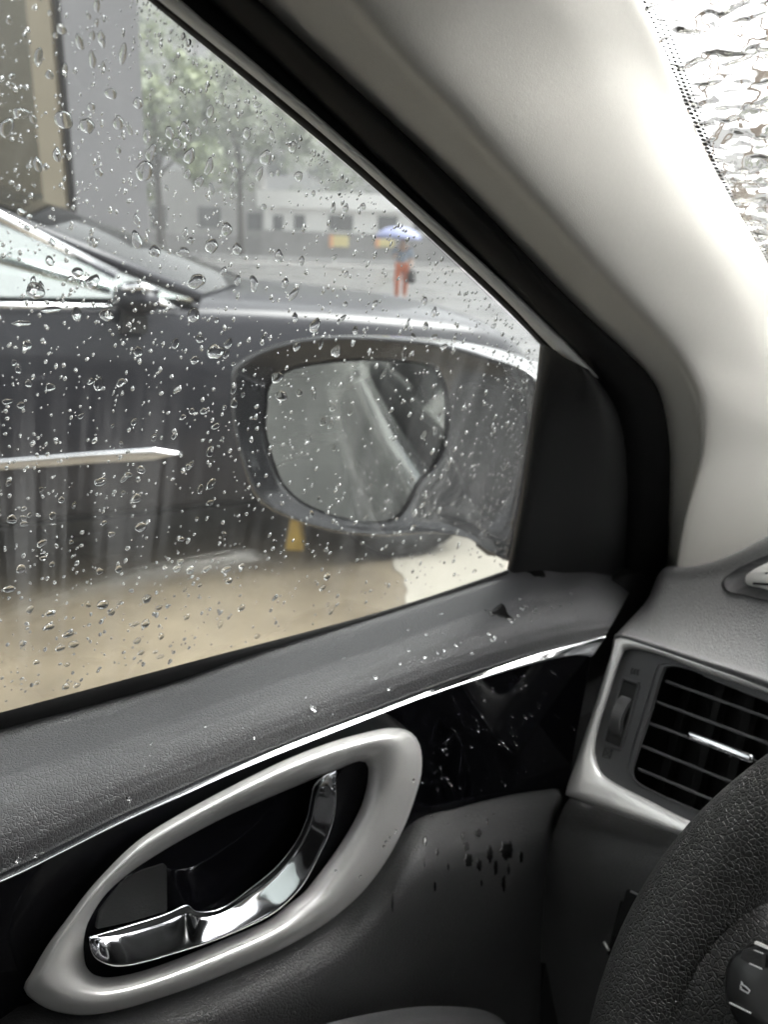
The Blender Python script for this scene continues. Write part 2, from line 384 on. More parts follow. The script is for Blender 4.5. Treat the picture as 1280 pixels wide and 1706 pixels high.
# ------------------------------------------------------------------ street behind
M_col = mat('grey_render', (.27, .265, .275), .7, nscale=2, namt=.06)
M_gold = mat('tan_frame', (.30, .26, .19), .5, nscale=3, namt=.15)
M_darkm = mat('dark_metal', (.05, .047, .045), .5)
M_shopw = mat('shop_wall', (.45, .40, .33), .7, nscale=2, namt=.2)
M_conc = mat('concrete', (.34, .33, .32), .8, nscale=1.2, namt=.15)
M_wht = mat('white_wall', (.74, .73, .71), .7, nscale=1, namt=.06)
M_lowall = mat('stained_wall', (.22, .21, .205), .8, nscale=2, namt=.25)
M_win = mat('dark_window', (.05, .05, .052), .12)
M_yel = mat('yellow_sign', (.62, .52, .22), .6)
M_orange = mat('orange_sign', (.7, .32, .13), .6)
M_rail = mat('rail_grey', (.42, .42, .42), .5)
# corner column of the shop
D = 7.0
s0, _ = BD(97, 200, D); s1, _ = BD(236, 200, D)
col = empty('shop_corner', W((s0+s1)/2, D, 0), 'grey rendered shop corner column with tan door frame and shop glass', 'building')
mk('column', prism([W(s0+.09, D, 0), W(s1, D+.05, 0), W(s1-.6, D+.7, 0), W(s0+.09, D+.7, 0)], V((0, 0, 15))), M_col, col, smooth=False)
mk('shadow_gap', wbox(s0, s0+.088, D+.1, D+.4, 0, 15), M_darkm, col, smooth=False)
sa, _ = BD(62, 150, D+.1)
mk('door_frame', wbox(sa, s0-.003, D+.02, D+.2, 0, 6), M_gold, col, smooth=False, bevel=.01)
mk('shop_glass', wbox(sa-3, sa-.003, D+.1, D+.11, 0, 6), pane('shop_pane', (.7, .7, .66)), col, smooth=False)
mk('door_frame', wbox(sa-3, sa-.003, D+.04, D+.18, 2.9, 3.05), M_gold, col, smooth=False)
mk('back_wall', wbox(sa-3.5, s0-.75, D+2.3, D+2.4, 0, 6), M_shopw, col, smooth=False)
mk('counter', wbox(sa-3, sa-.2, D+1.3, D+1.8, 0, 1.1), M_darkm, col, smooth=False)
for i, (a, z, h, mt) in enumerate([(-.35, 1.1, .25, M_orange), (-.8, 1.1, .4, M_col), (-1.2, 1.1, .3, M_gold), (-.55, 1.62, .35, M_darkm)]):
    mk('shelf_item', wbox(sa+a, sa+a+.28, D+1.4, D+1.7, z, z+h), mt, col, smooth=False)
mk('awning', wbox(sa-3, sa-.02, D-.01, D+1.2, 3.35, 3.5), M_shopw, col, smooth=False)
mk('upper_wall', wbox(sa-14, s0-.003, D+.25, D+3, 6.002, 15), M_col, col, smooth=False)
mk('side_wall', wbox(sa-14, sa-3.003, D+.25, D+3, 0, 6), M_col, col, smooth=False)
for i in range(4):
    for j in range(3):
        mk('window', wbox(sa-12+i*3, sa-10.4+i*3, D+.2, D+.246, 7+j*2.8, 8.6+j*2.8), M_win, col, smooth=False)

# far low white building with grey wing
D = 45
def far_box(name, x0, x1, y0, y1, D0, dd, mt, par): 
    a, zt = BD(x0, y0, D0); b, zb = BD(x1, y1, D0); return mk(name, wbox(a, b, D0, D0+dd, zb, zt), mt, par, smooth=False)
a, _ = BD(440, 360, D); b, _ = BD(1000, 360, D)
wb = empty('white_building', W((a+b)/2, D, 0), 'low white building with flat parapet and dark windows across the road', 'building')
zt = BD(560, 322, D)[1]; zp = BD(560, 350, D)[1]; zw = BD(560, 388, D)[1]
mk('wall', wbox(a, b, D, D+6, 0, zp), M_wht, wb, smooth=False)
mk('parapet', wbox(a-.3, b, D-.5, D+6, zp+.002, zt), M_wht, wb, smooth=False)
mk('lower_wall', wbox(a-.1, b, D-.25, D-.002, 0, zw), M_lowall, wb, smooth=False)
for x0, x1, y0, y1 in [(455, 472, 358, 384), (490, 508, 358, 384), (548, 588, 358, 386), (630, 662, 360, 386), (690, 720, 360, 386)]:
    wn = far_box('window', x0, x1, y0, y1, D-.04, .03, M_win, wb)
    far_box('window_frame', x0-2, x1+2, y1, y1+3, D-.12, .11, M_wht, wn)
for x0, x1 in [(549, 581), (626, 657)]:
    sb = far_box('shop_board', x0, x1, 392, 412, D-.4, .1, M_yel, wb)
    far_box('board_edge', x0, x0+6, 391.5, 412.5, D-.46, .05, M_orange, sb)
a, _ = BD(225, 360, D); b, _ = BD(439, 360, D)
gb = empty('grey_building', W((a+b)/2, D+1, 0), 'plain grey building with square dark windows behind the tree', 'building')
mk('wall', prism([W(a-4, D+1, 0), W(b, D+1, 0), W(b-1.2, D+4, 0), W(a-4, D+4, 0)], V((0, 0, BD(350, 285, D+1)[1]))), M_conc, gb, smooth=False)
mk('lower_wall', wbox(a-4, b, D+.7, D+.998, 0, zw*.75), M_lowall, gb, smooth=False)
for x0, x1, y0, y1 in [(250, 278, 342, 382), (330, 368, 344, 381), (412, 436, 355, 384)]:
    wn = far_box('window', x0, x1, y0, y1, D+.95, .04, M_win, gb)
    far_box('window_frame', x0-3, x1+3, y1, y1+4, D+.85, .1, M_conc, wn)
tb = empty('apartment_block', W(-20, 75, 0), 'tall pale grey apartment block rising behind the trees', 'building')
mk('wall', wbox(-45, 5, 75, 85, 0, 34), mat('pale_render', (.36, .35, .35), .8, nscale=.3, namt=.1), tb, smooth=False)
wmesh = None
for iz in range(9):
    for ix in range(12):
        s = -40+ix*3.6
        if wmesh is None:
            wo_ = mk('window', wbox(s, s+1.7, 74.93, 74.99, 3+iz*3.3, 4.6+iz*3.3), M_win, tb, smooth=False); wmesh = (wo_, s, iz)
        else:
            o = wo_.copy(); link(o, tb); o.location = wo_.location + RH*(s-wmesh[1]) + V((0, 0, 3.3*iz))
# road fence
D = 39
za = BD(450, 428, D)[1]; zb_ = BD(450, 445, D)[1]
a, _ = BD(235, 430, D); b, _ = BD(760, 430, D)
fe = empty('road_fence', W((a+b)/2, D, 0), 'low grey railing fence along the far side of the road', 'fence')
for z in (za, (za+zb_)/2*0+zb_+.12): mk('rail', wbox(a, b, D-.03, D+.03, z-.07, z), M_rail, fe, smooth=False)
i = 0; s = a
while s < b:
    mk('post', wbox(s-.04, s+.04, D+.032, D+.1, 0, za-.08), M_rail, fe, smooth=False); s += 1.5
mk('panel', wbox(a, b, D+.11, D+.13, .05, za-.1), M_lowall, fe, smooth=False)
kb = mk('kerb', wbox(a-20, b+20, D-1.2, D+.9, 0, .12), M_conc, smooth=False); tag(kb, 'pale kerb under the road fence', kind='structure')
pb = mk('utility_box', wbox(BD(232, 430, 36)[0], BD(292, 430, 36)[0], 36, 36.6, 0, BD(260, 425, 36)[1]), M_wht, smooth=False, bevel=.03); tag(pb, 'pale utility box at the end of the railing fence', 'box')

# trees
def leafmat(name, c1, c2):
    m, t, b, o = nodes(name); L = t.links.new
    oi = N(t, 'ShaderNodeTexCoord'); n = N(t, 'ShaderNodeTexNoise', Scale=.9, Detail=3.0); L(oi.outputs['Object'], n.inputs['Vector'])
    mx = N(t, 'ShaderNodeMix', data_type='RGBA'); mx.inputs[6].default_value = (*c1, 1); mx.inputs[7].default_value = (*c2, 1)
    r = N(t, 'ShaderNodeMapRange'); r.inputs[1].default_value = .35; r.inputs[2].default_value = .65; L(n.outputs[0], r.inputs[0]); L(r.outputs[0], mx.inputs[0])
    L(mx.outputs[2], b.inputs['Base Color']); b.inputs['Roughness'].default_value = .6; return m
M_leafA = leafmat('leaf_bright', (.05, .07, .03), (.13, .155, .06)); M_leafB = leafmat('leaf_dark', (.055, .07, .038), (.12, .14, .075))
M_bark = mat('bark', (.05, .042, .035), .9, nscale=6, namt=.3)
def tree(s, D, zc, rx, rz, n, mt, label, seed, tr=.16, lean=0):
    rd = random.Random(seed); b = W(s, D, 0); t = empty('tree', b, label, 'tree', 'trees across the road')
    mk('trunk', tube([b, b+V((.1*lean, 0, zc*.4)), b+V((.3*lean, .1, zc*.8)), b+V((.3*lean, 0, zc+rz*.4))], [tr*1.3, tr, tr*.75, tr*.3], 8), M_bark, t)
    for k in range(5):
        q = k*1.3+seed; e = b+V((cos(q)*rx*.6, sin(q)*rx*.6, zc+rz*.25*sin(q*2)))
        mk('limb', tube([b+V((.1*lean, 0, zc*.55+.1*k)), b.lerp(e, .5)+V((0, 0, zc*.28)), e], [tr*.5, tr*.35, tr*.12], 6), M_bark, t)
    v, f = [], []; cl = []
    for k in range(46):
        while True:
            p = V((rd.uniform(-1, 1), rd.uniform(-1, 1), rd.uniform(-1, 1)))
            if .25 < p.length < 1: break
        cl.append((V((p.x*rx, p.y*rx, p.z*rz)), rd.uniform(.16, .32)*rx))
    for k in range(n):
        c, r = rd.choice(cl); d = V((rd.gauss(0, 1), rd.gauss(0, 1), rd.gauss(0, 1))).normalized()*(r*rd.random()**.4)
        p = b+V((.2*lean, 0, zc))+c+d; a = V((rd.gauss(0, 1), rd.gauss(0, 1), rd.gauss(0, 1))).normalized(); e = a.orthogonal(); z = rd.uniform(.08, .2)
        j = len(v); v += [p+a*z, p+e*z*.5, p-a*z, p-e*z*.5]; f.append((j, j+1, j+2, j+3))
    c = mk('crown', (v, f), mt, t, smooth=False); c['kind'] = 'stuff'
s, z = BD(300, 190, 36); tree(BD(268, 400, 36)[0], 36, z, 2.6, 3.2, 5200, M_leafA, 'leafy green tree with thin dark trunk in front of the grey building', 3)
tree(BD(400, 300, 41)[0], 41, BD(400, 190, 41)[1], 3.4, 3.6, 5600, M_leafB, 'dull green broad tree behind the railing between the two low buildings', 5)
tree(BD(560, 300, 56)[0], 56, BD(560, 235, 56)[1], 5.2, 4.4, 5600, M_leafB, 'wide grey green tree rising behind the white building', 9)
tree(BD(330, 200, 60)[0], 60, BD(330, 100, 60)[1], 5.5, 5.0, 6000, M_leafA, 'tall bright green tree behind the grey building', 12)
tree(BD(720, 300, 58)[0], 58, BD(720, 250, 58)[1], 5, 4.4, 4000, M_leafB, 'rounded tree behind the far end of the white building', 15)

# ------------------------------------------------------------------ person with umbrella
def skin(name, pts, edges, rad, mt, parent):
    off = wloc(parent); me = bpy.data.meshes.new(name); me.from_pydata([tuple(V(p)-off) for p in pts], edges, []); me.materials.append(mt)
    o = bpy.data.objects.new(name, me); link(o, parent); o.modifiers.new('sk', 'SKIN'); s = o.modifiers.new('ss', 'SUBSURF'); s.levels = 2; s.render_levels = 2
    for i, r in enumerate(rad): me.skin_vertices[0].data[i].radius = (r*PS, r*PS)
    me.skin_vertices[0].data[0].use_root = True
    return o
D = 18.5; ps, _ = BD(668, 490, D); PS = .80
pe = empty('person', W(ps, D, 0), 'person in blue grey top and orange trousers walking under an umbrella', 'person')
B = lambda s, d, z: W(ps+s*PS, D+d*PS, z*PS)
jp = [B(0, 0, .86), B(0, 0, 1.1), B(0, -.02, 1.32), B(0, -.02, 1.45), B(0, -.03, 1.58), B(-.1, 0, .84), B(-.12, -.12, .47), B(-.12, -.02, .06), B(-.12, -.16, .04), B(.1, 0, .84), B(.11, .1, .47), B(.1, .24, .08), B(.1, .13, .04),
      B(-.2, -.02, 1.33), B(-.24, -.1, 1.1), B(-.14, -.24, 1.22), B(.2, -.02, 1.33), B(.25, .03, 1.06), B(.25, -.06, .84)]
je = [(0, 1), (1, 2), (2, 3), (3, 4), (0, 5), (5, 6), (6, 7), (7, 8), (0, 9), (9, 10), (10, 11), (11, 12), (2, 13), (13, 14), (14, 15), (2, 16), (16, 17), (17, 18)]
jr = [.13, .12, .14, .055, .1, .085, .06, .04, .035, .085, .06, .04, .035, .055, .045, .035, .055, .045, .035]
M_skin = mat('skin', (.45, .3, .22), .6); M_tro = mat('orange_cloth', (.45, .12, .05), .8); M_top = mat('bluegrey_cloth', (.2, .24, .3), .8); M_hair = mat('hair', (.012, .01, .01), .6)
skin('body', jp, je, jr, M_skin, pe)
skin('trousers', [jp[i] for i in (0, 5, 6, 7, 9, 10, 11)], [(0, 1), (1, 2), (2, 3), (0, 4), (4, 5), (5, 6)], [.155, .115, .085, .065, .115, .085, .065], M_tro, pe)
skin('top', [B(0, 0, .9), jp[1], jp[2], jp[13], jp[14], jp[16], jp[17]], [(0, 1), (1, 2), (2, 3), (3, 4), (2, 5), (5, 6)], [.16, .145, .165, .075, .065, .075, .065], M_top, pe)
rows = [[B(.11*cos(q)*sin(a), -.01+.12*sin(q)*sin(a), 1.6+.11*cos(a)) for q in [2*pi*i/12 for i in range(12)]] for a in [.02, .4, .8, 1.2, 1.6]]
mk('hair', grid(rows, True), M_hair, pe)
um = empty('umbrella', B(-.14, -.24, 1.22), 'pale blue umbrella held up by the walking person', 'umbrella')
rows = [[B(-.14+.62*sin(a)*cos(q)*(1+.03*cos(8*q)), -.24+.62*sin(a)*sin(q), 1.55+.36*cos(a)-.02) for q in [2*pi*i/32 for i in range(32)]] for a in [.01, .3, .6, .9, 1.2, 1.45]]
mk('canopy', grid(rows, True), mat('umbrella_blue', (.2, .22, .36), .7), um, solid=.004)
mk('shaft', tube([B(-.14, -.24, 1.1), B(-.14, -.24, 1.95)], .008, 6), M_chrome, um)
bag = empty('shopping_bag', B(.25, -.06, .4), 'dark bag hanging from the hand of the walking person', 'bag')
rows = [[B(.27+.12*k*cos(q), -.06+.07*k*sin(q), z) for q in [2*pi*i/14 for i in range(14)]] for k, z in ((.1, .42), (.9, .43), (1, .55), (.9, .7), (.55, .78), (.3, .8))]
mk('bag_body', grid(rows, True), M_hair, bag); mk('handle', tube([B(.2, -.06, .78), B(.25, -.06, .86), B(.32, -.06, .78)], .01, 6), M_hair, bag)

fb = empty('front_building', V((34, 26, 0)), 'pale building across the road ahead, seen through the wet windscreen', 'building')
mk('wall', prism([V((30, 34, 0)), V((44, 6, 0)), V((50, 9, 0)), V((36, 37, 0))], V((0, 0, 6.2))), mat('pale_front', (.45, .45, .45), .8, nscale=.3, namt=.2), fb, smooth=False)
for iz in range(2):
    for k in range(7):
        p_ = V((30, 34, 0)).lerp(V((44, 6, 0)), (k+.6)/7.4); d_ = V((14, -28, 0)).normalized(); n_ = V((-28, -14, 0)).normalized()
        mk('window', box(p_+n_*.04+V((0, 0, 1.1+1.7*iz)), 1.7, .06, 1.0, d_, n_), M_win, fb, smooth=False)
tree(W(14, 30, 0).dot(RH), 26, 4.6, 2.6, 2.4, 3000, M_leafA, 'small green tree ahead, seen through the wet windscreen', 31)
# buildings behind, seen in the door mirror
rb = empty('rear_building', V((-26, 4, 0)), 'pale flat building with dark openings behind the car', 'building')
mk('wall', box((-27, 6, 3.2), 2, 22, 6.4), M_wht, rb, smooth=False)
for i in range(6): mk('window', box((-25.96, -2.5+i*3.4, 2.3), .06, 1.9, 2.6), M_win, rb, smooth=False)

# ------------------------------------------------------------------ our car: body shell
car = empty('car', V((0, -.36, 0)), 'car seen from its driver seat, black leather door, pale pillar, wet windows', 'car')
def part(name, label):
    me = bpy.data.meshes.new(name); o = bpy.data.objects.new(name, me); link(o, car); o['label'] = label; return o
def fill(o, vf, mt):
    t_ = mk('tmp', vf, mt, o); o.data = t_.data; bpy.data.objects.remove(t_)
door = part('door', 'black leather driver door with wet window and silver handle bezel')
dash = part('dashboard', 'dark grey grained dashboard with silver framed air vent')
sw_ = part('steering_wheel', 'black leather steering wheel with button pod in its spoke')
# front pillar trim
st = [((150, -260), (330, -260), (950, -290)), ((300, -120), (540, -120), (1010, -130)), ((430, 0), (660, 20), (1068, 0)), ((535, 97), (740, 120), (1100, 75)), ((640, 192), (825, 215), (1130, 150)), ((800, 345), (950, 360), (1200, 300)), ((950, 500), (1080, 505), (1280, 440)),
      ((1043, 586), (1150, 585), (1318, 520)), ((1082, 626), (1180, 640), (1345, 580)), ((1104, 669), (1195, 690), (1372, 640)), ((1116, 740), (1195, 750), (1400, 700)), ((1117, 800), (1180, 810), (1425, 750)), ((1115, 859), (1165, 865), (1450, 800)), ((1110, 945), (1150, 950), (1500, 900)), ((1104, 1020), (1140, 1030), (1520, 990))]
r_a, r_b, r_c, r_d, r_e = [], [], [], [], []
WSE = []
for k, (a, b, c) in enumerate(st):
    pa = G(*a, -.03); t = k/(len(st)-1)
    yc = .235 + .19*t**1.1; pc = PY(*c, max(yc, .2))
    yb = pa.y - .038; pb_ = PY(*b, yb)
    r_a.append(pa); r_b.append(pb_); r_c.append(pc)
    WSE.append(pc)
n = 60
R0 = cr([p + V((.0, .03, 0)) for p in r_a], n); R1 = cr(r_a, n); R3 = cr(r_b, n); R5 = cr(r_c, n)
R2 = [a.lerp(b, .55) + V((-.004, -.004, 0)) for a, b in zip(R1, R3)]
R4 = [a.lerp(b, .45) + V((0, -.012, 0)) for a, b in zip(R3, R5)]
R45 = [a.lerp(b, .85) + V((0, -.006, 0)) for a, b in zip(R3, R5)]
R6 = [p + V((.03, .035, -.01)) for p in R5]
body_rows = crow([R1, R2, R3, R4, R45, R5], 40)
mk('pillar_trim', grid([R0]+body_rows+[R6]), M_fabric, car)
# windscreen: through the pillar edge, across the car
we = cr(WSE, 24)
mk('windscreen', grid([[p + V((.008, .01, -.002)) for p in we], [V((p.x+.05, -.36, p.z+.012)) for p in we], [V((p.x+.008, -.72-p.y-.01, p.z-.002)) for p in we]]), M_wind, car)
# right hand pillar
mk('pillar_trim', tube([V((p.x-.02, -.76-p.y, p.z)) for p in we[::3]], .04, 8), M_fabric, car)
# roof lining
top = WSE[0]
mk('roof_lining', grid(crow([[V((top.x-.02, .25, top.z+.0)), V((top.x+.02, -.36, top.z+.03)), V((top.x-.02, -.98, top.z))], [V((-.3, .24, 1.37)), V((-.3, -.36, 1.43)), V((-.3, -.96, 1.37))], [V((-1.2, .24, 1.36)), V((-1.2, -.36, 1.42)), V((-1.2, -.96, 1.36))], [V((-1.9, .22, 1.25)), V((-1.9, -.36, 1.3)), V((-1.9, -.94, 1.25))]], 10)), M_fabric, car, solid=-.03)
mk('roof_rail', tube([G(100, -300, -.0)+V((0, .0, .03)), V((-.3, .27, 1.33)), V((-1.2, .27, 1.32)), V((-2.0, .3, 1.15))], .035, 8), M_fabric, car)
# shell walls
mk('floor_pan', box((-.4, -.36, .29), 3.4, 1.6, .04), M_plast, car, smooth=False)
mk('right_door', merge(box((-.45, -1.15, .62), 2.9, .06, .66), box((-.9, -1.08, 1.12), .12, .05, .42)), M_low, car, smooth=False)
mk('rear_seat', merge(box((-1.5, -.36, .75), .25, 1.4, .75), box((-1.2, -.36, .5), .7, 1.4, .3)), M_low, car, bevel=.06)
mk('rear_shelf', box((-1.85, -.36, 1.0), .7, 1.5, .05), M_plast, car, smooth=False)
mk('passenger_seat', merge(box((-.15, -.78, .5), .55, .5, .25), box((-.45, -.78, .85), .16, .5, .65), box((-.5, -.78, 1.24), .1, .28, .2)), M_low, car, bevel=.05)
mk('rear_door_trim', box((-1.04, .44, .60), 1.92, .04, .60), M_low, car, smooth=False)
mk('quarter_trim', merge(box((-1.4, .36, 1.1), 1.2, .04, .42), box((-1.45, -1.1, 1.1), 1.1, .04, .42)), M_plast, car, smooth=False)
mk('kick_panel', box((.82, .47, .60), .5, .03, .62), M_plast, car, smooth=False)
mk('right_window', box((-.2, -1.12, 1.14), 1.4, .004, .38), pane('tinted_glass', (.6, .63, .61)), car, smooth=False)
mk('rear_window', box((-2.1, -.36, 1.14), .01, 1.4, .34), pane('rear_glass', (.4, .42, .41)), car, smooth=False)
mk('driver_seat', merge(box((-.22, -.05, .48), .52, .5, .26), box((-.56, -.05, .85), .16, .5, .65), box((-.62, -.05, 1.24), .1, .28, .2)), M_low, car, bevel=.05)
mk('centre_console', box((.1, -.42, .52), .9, .2, .4), M_plast, car, bevel=.03)
mk('binnacle', box((.60, -.07, .93), .30, .36, .16), M_plast, car, bevel=.04)
mk('firewall', box((1.05, -.36, .6), .06, 1.6, .7), M_dark, car, smooth=False)
# outer skin of the left flank (seen in the mirror)
rows = []
for z, y in ((.28, .47), (.42, .52), (.55, .54), (.66, .538), (.76, .52), (.82, .495), (.83, .46)):
    rows.append([V((X, y + .015*sin((X+2.4)*1.1) - (.03*max(0, X)**2), z + .02*max(0, -X-.4))) for X in [-2.6, -2.2, -1.8, -1.4, -1.0, -.6, -.2, .2, .5, .75]])
mk('outer_panel', grid(crow(rows, 20)), M_paint, car)
mk('belt_moulding', tube([V((X, .50+.015*sin((X+2.4)*1.1), .832+.02*max(0, -X-.4))) for X in (-2.0, -1.6, -1.2, -.8, -.4, 0, .3)], .02, 10), M_chrome, car)

# door surround: black rubber seal between door frame and pillar trim
glass_edge = [(150, -82), (245, 0), (445, 163), (640, 328), (827, 500), (903, 577)]
beige = [(300, -120), (430, 0), (535, 97), (640, 192), (800, 345), (950, 500), (1043, 586), (1082, 626), (1104, 669), (1116, 740), (1117, 800), (1115, 859), (1110, 945), (1090, 1010)]
inner = [(262, -90), (352, 0), (455, 95), (560, 195), (735, 360), (895, 520), (985, 612), (1030, 680), (1045, 740), (1050, 800), (1050, 860), (1046, 930), (1040, 1000)]
b_r = cr([G(x, y, -.033) for x, y in beige], 70); i_r = cr([G(x, y, -.018) for x, y in inner], 70)
mid = [a.lerp(b, .5) - GN*.006 for a, b in zip(b_r, i_r)]
mk('door_seal', grid(crow([[p+GN*.03 for p in b_r], b_r, mid, i_r, [p+GN*.03 for p in i_r]], 17)), M_rub, car)

# ------------------------------------------------------------------ the door
# window glass
ge = [G(*p) for p in glass_edge]
poly = [G(845, 965)-V((0, 0, .02)), G(903, 577), G(640, 328), G(245, 0), G(150, -82), V((-.15, GP.y-(1.30-.925)*tan(GT), 1.30)), V((-.75, GP.y-(1.30-.925)*tan(GT), 1.30)), V((-.75, .438, .90)), V((.05, .438, .90))]
poly = [p - GN*((p-GP).dot(GN)) - GN*.0015 for p in poly]
wg = mk('window_glass', prism(poly, GN*.003), M_pane, door, smooth=False)
wg['label'] = 'rain streaked side window pane'
# frame along the glass: black run channel, grey strip, black
e0 = cr([G(x, y, .006) for x, y in glass_edge], 50)
e1 = cr([G(x+5, y-3, -.008) for x, y in glass_edge], 50)
s1c = [(160, -88), (255, -6), (455, 155), (558, 241), (650, 322), (836, 494), (900, 560), (949, 606), (985, 624)]
s2c = [(215, -85), (300, 0), (425, 105), (550, 211), (690, 336), (835, 465), (895, 522), (949, 573), (993, 623)]
e2 = cr([G(x, y, -.010) for x, y in s1c], 50); e3 = cr([G(x, y, -.012) for x, y in s2c], 50)
e4 = cr([G(x, y, -.014) for x, y in [(285, -88), (365, 0), (470, 95), (575, 195), (745, 360), (905, 520), (995, 612)]], 50)
mk('window_frame', grid([e0, e1, e2, e3, e4, [p+GN*.03 for p in e4]]), M_rub, door)
ms = [a.lerp(b, .5)-GN*.006 for a, b in zip(e2, e3)]
mk('frame_strip', grid(crow([[p - GN*.0005 for p in e2], [a.lerp(b, .2)-GN*.005 for a, b in zip(e2, e3)], ms, [a.lerp(b, .8)-GN*.005 for a, b in zip(e2, e3)], [p-GN*.0005 for p in e3]], 9)), M_strip, door)
# sail panel
sl = [(900, 574), (893, 640), (880, 730), (866, 830), (852, 910), (842, 965)]
sr = [(985, 618), (1030, 680), (1046, 740), (1050, 810), (1048, 880), (1042, 960)]
A = cr([G(x, y, .004) for x, y in sl], 24); Bq = cr([G(x+14, y+1, -.006) for x, y in sl], 24); Cq = cr([G(x*.55+X*.45, y*.55+Y*.45, -.016) for (x, y), (X, Y) in zip(sl, sr)], 24); Dq = cr([G(x*.2+X*.8, y*.2+Y*.8, -.024) for (x, y), (X, Y) in zip(sl, sr)], 24); Eq = cr([G(x, y, -.014) for x, y in sr], 24)
mk('sail_panel', grid(crow([A, Bq, Cq, Dq, Eq], 17)), mat('sail_plastic', (.007, .007, .007), .6, bump=.1, bscale=900), door)

# top pad
pt_top = [(-260, 1288), (0, 1215), (140, 1178), (280, 1139), (375, 1106), (465, 1075), (640, 1019), (740, 985), (845, 949), (905, 928), (950, 929), (1005, 921), (1045, 951), (1060, 968)]
pt_bot = [(-260, 1560), (0, 1455), (100, 1408), (196, 1360), (300, 1313), (380, 1277), (480, 1236), (582, 1197), (700, 1152), (800, 1117), (900, 1086), (975, 1067), (1012, 1054)]
NPD = 90
top2 = cr([V((x, y, 0)) for x, y in pt_top], NPD); bot2 = cr([V((x, y, 0)) for x, y in pt_bot], NPD)
def pad_y(s):
    tb_ = [(0, .429), (.12, .418), (.35, .390), (.55, .375), (.72, .3665), (.86, .3625), (1, .3615)]
    for (a, ya), (b, yb) in zip(tb_, tb_[1:]):
        if s <= b: t = (s-a)/(b-a); return ya+(yb-ya)*t
    return .3615
def pad_pt(i, s):
    q = top2[i].lerp(bot2[i], s); e = max(0, (i-(NPD-14))/13)
    Y = pad_y(s) + .008*e*e*(1-s)
    return PY(q.x, q.y, Y)
S = [0, .06, .12, .2, .28, .36, .44, .52, .6, .68, .74, .8, .86, .91, .95, .98, 1]
rows = [[pad_pt(i, s) for i in range(NPD)] for s in S]
# smooth Y profile a little
first = [p + V((0, .006, -.012)) for p in rows[0]]; last = [p + V((0, .012, -.004)) for p in rows[-1]]
rows = [first]+rows+[last]
rows = [r+[r[-1]+V((.004, .004, -.004)), r[-1]+V((.003, .03, -.03))] for r in rows]
rows = crow(rows, 46)
pad = mk('top_pad', grid(rows), M_pad, door)
BV_pad = BVHTree.FromPolygons(*grid(rows))
def pad_at(x, y):
    best = min(range(NPD), key=lambda i: abs((top2[i].x+bot2[i].x)/2-x) + abs((top2[i].lerp(bot2[i], .5)-V((x, y, 0))).length)*.2)
    # refine along the connecting line
    bi, bd = 0, 1e9
    for i in range(NPD):
        a, b = top2[i], bot2[i]; ab = b-a; t = max(0, min(1, (V((x, y, 0))-a).dot(ab)/ab.length_squared)); d = (a+ab*t-V((x, y, 0))).length
        if d < bd: bd, bi, bs = d, i, t
    return PY(x, y, pad_y(bs)-.0004 + .008*max(0, (bi-(NPD-14))/13)**2*(1-bs)), bs
# sill seal
sg = [(-260, 1256), (0, 1187), (320, 1102), (640, 1017), (845, 950)]
sp = [(-260, 1290), (0, 1219), (280, 1141), (465, 1077), (640, 1021), (845, 952)]
q0 = cr([G(x, y, -.002) for x, y in sg], 50); q1 = cr([G(x, y, -.004)+V((0, 0, -.004)) for x, y in sp], 50)
qm = [a.lerp(b, .35)+V((0, -.003, .001)) for a, b in zip(q0, q1)]; qk = [a.lerp(b, .6)+V((0, .002, -.003)) for a, b in zip(q0, q1)]
mk('sill_seal', grid([q0, qm, qk, q1, [p+V((0, 0, -.02)) for p in q1]]), M_rub, door)

# chrome strip under the pad
def strip3(name, ca, cb, Y0, Y1, bulge, mt, par, n=70):
    a = cr([PY(x, y, Y0) for x, y in ca], n); b = cr([PY(x, y, Y1) for x, y in cb], n)
    m = [p.lerp(q, .5)+V((0, -bulge, 0)) for p, q in zip(a, b)]
    return mk(name, grid(crow([[p+V((0, .006, 0)) for p in a], a, m, b, [p+V((0, .006, 0)) for p in b]], 13)), mt, par)
cs_a = pt_bot[:-1]+[(1010, 1058)]
cs_b = [(-260, 1575), (0, 1470), (100, 1422), (196, 1374), (300, 1327), (380, 1291), (480, 1250), (582, 1210), (700, 1164), (800, 1131), (900, 1103), (955, 1092), (985, 1094)]
strip3('chrome_strip', cs_a, cs_b, .3625, .3575, .0006, M_chrome, door)
# gloss black panel
gp_t = cs_b; gp_b = [(-260, 1830), (-100, 1765), (0, 1700), (50, 1672), (150, 1672), (300, 1630), (450, 1570), (560, 1510), (630, 1440), (690, 1368), (760, 1346), (840, 1326), (900, 1316), (930, 1313), (944, 1318)]
ga = cr([PY(x, y, .3615) for x, y in gp_t], 70); gb_ = cr([PY(x, y, .371) for x, y in gp_b], 70)
gr_ = [[p+V((0, .006, 0)) for p in ga]]+[[p.lerp(q, k/10) for p, q in zip(ga, gb_)] for k in range(11)]+[[p+V((0, .008, 0)) for p in gb_]]
gr_ = [r+[r[-1]+V((.001, .001, 0)), r[-1]+V((.002, .03, 0))] for r in gr_]
mk('gloss_panel', grid(gr_), M_gloss, door, sharp=30)
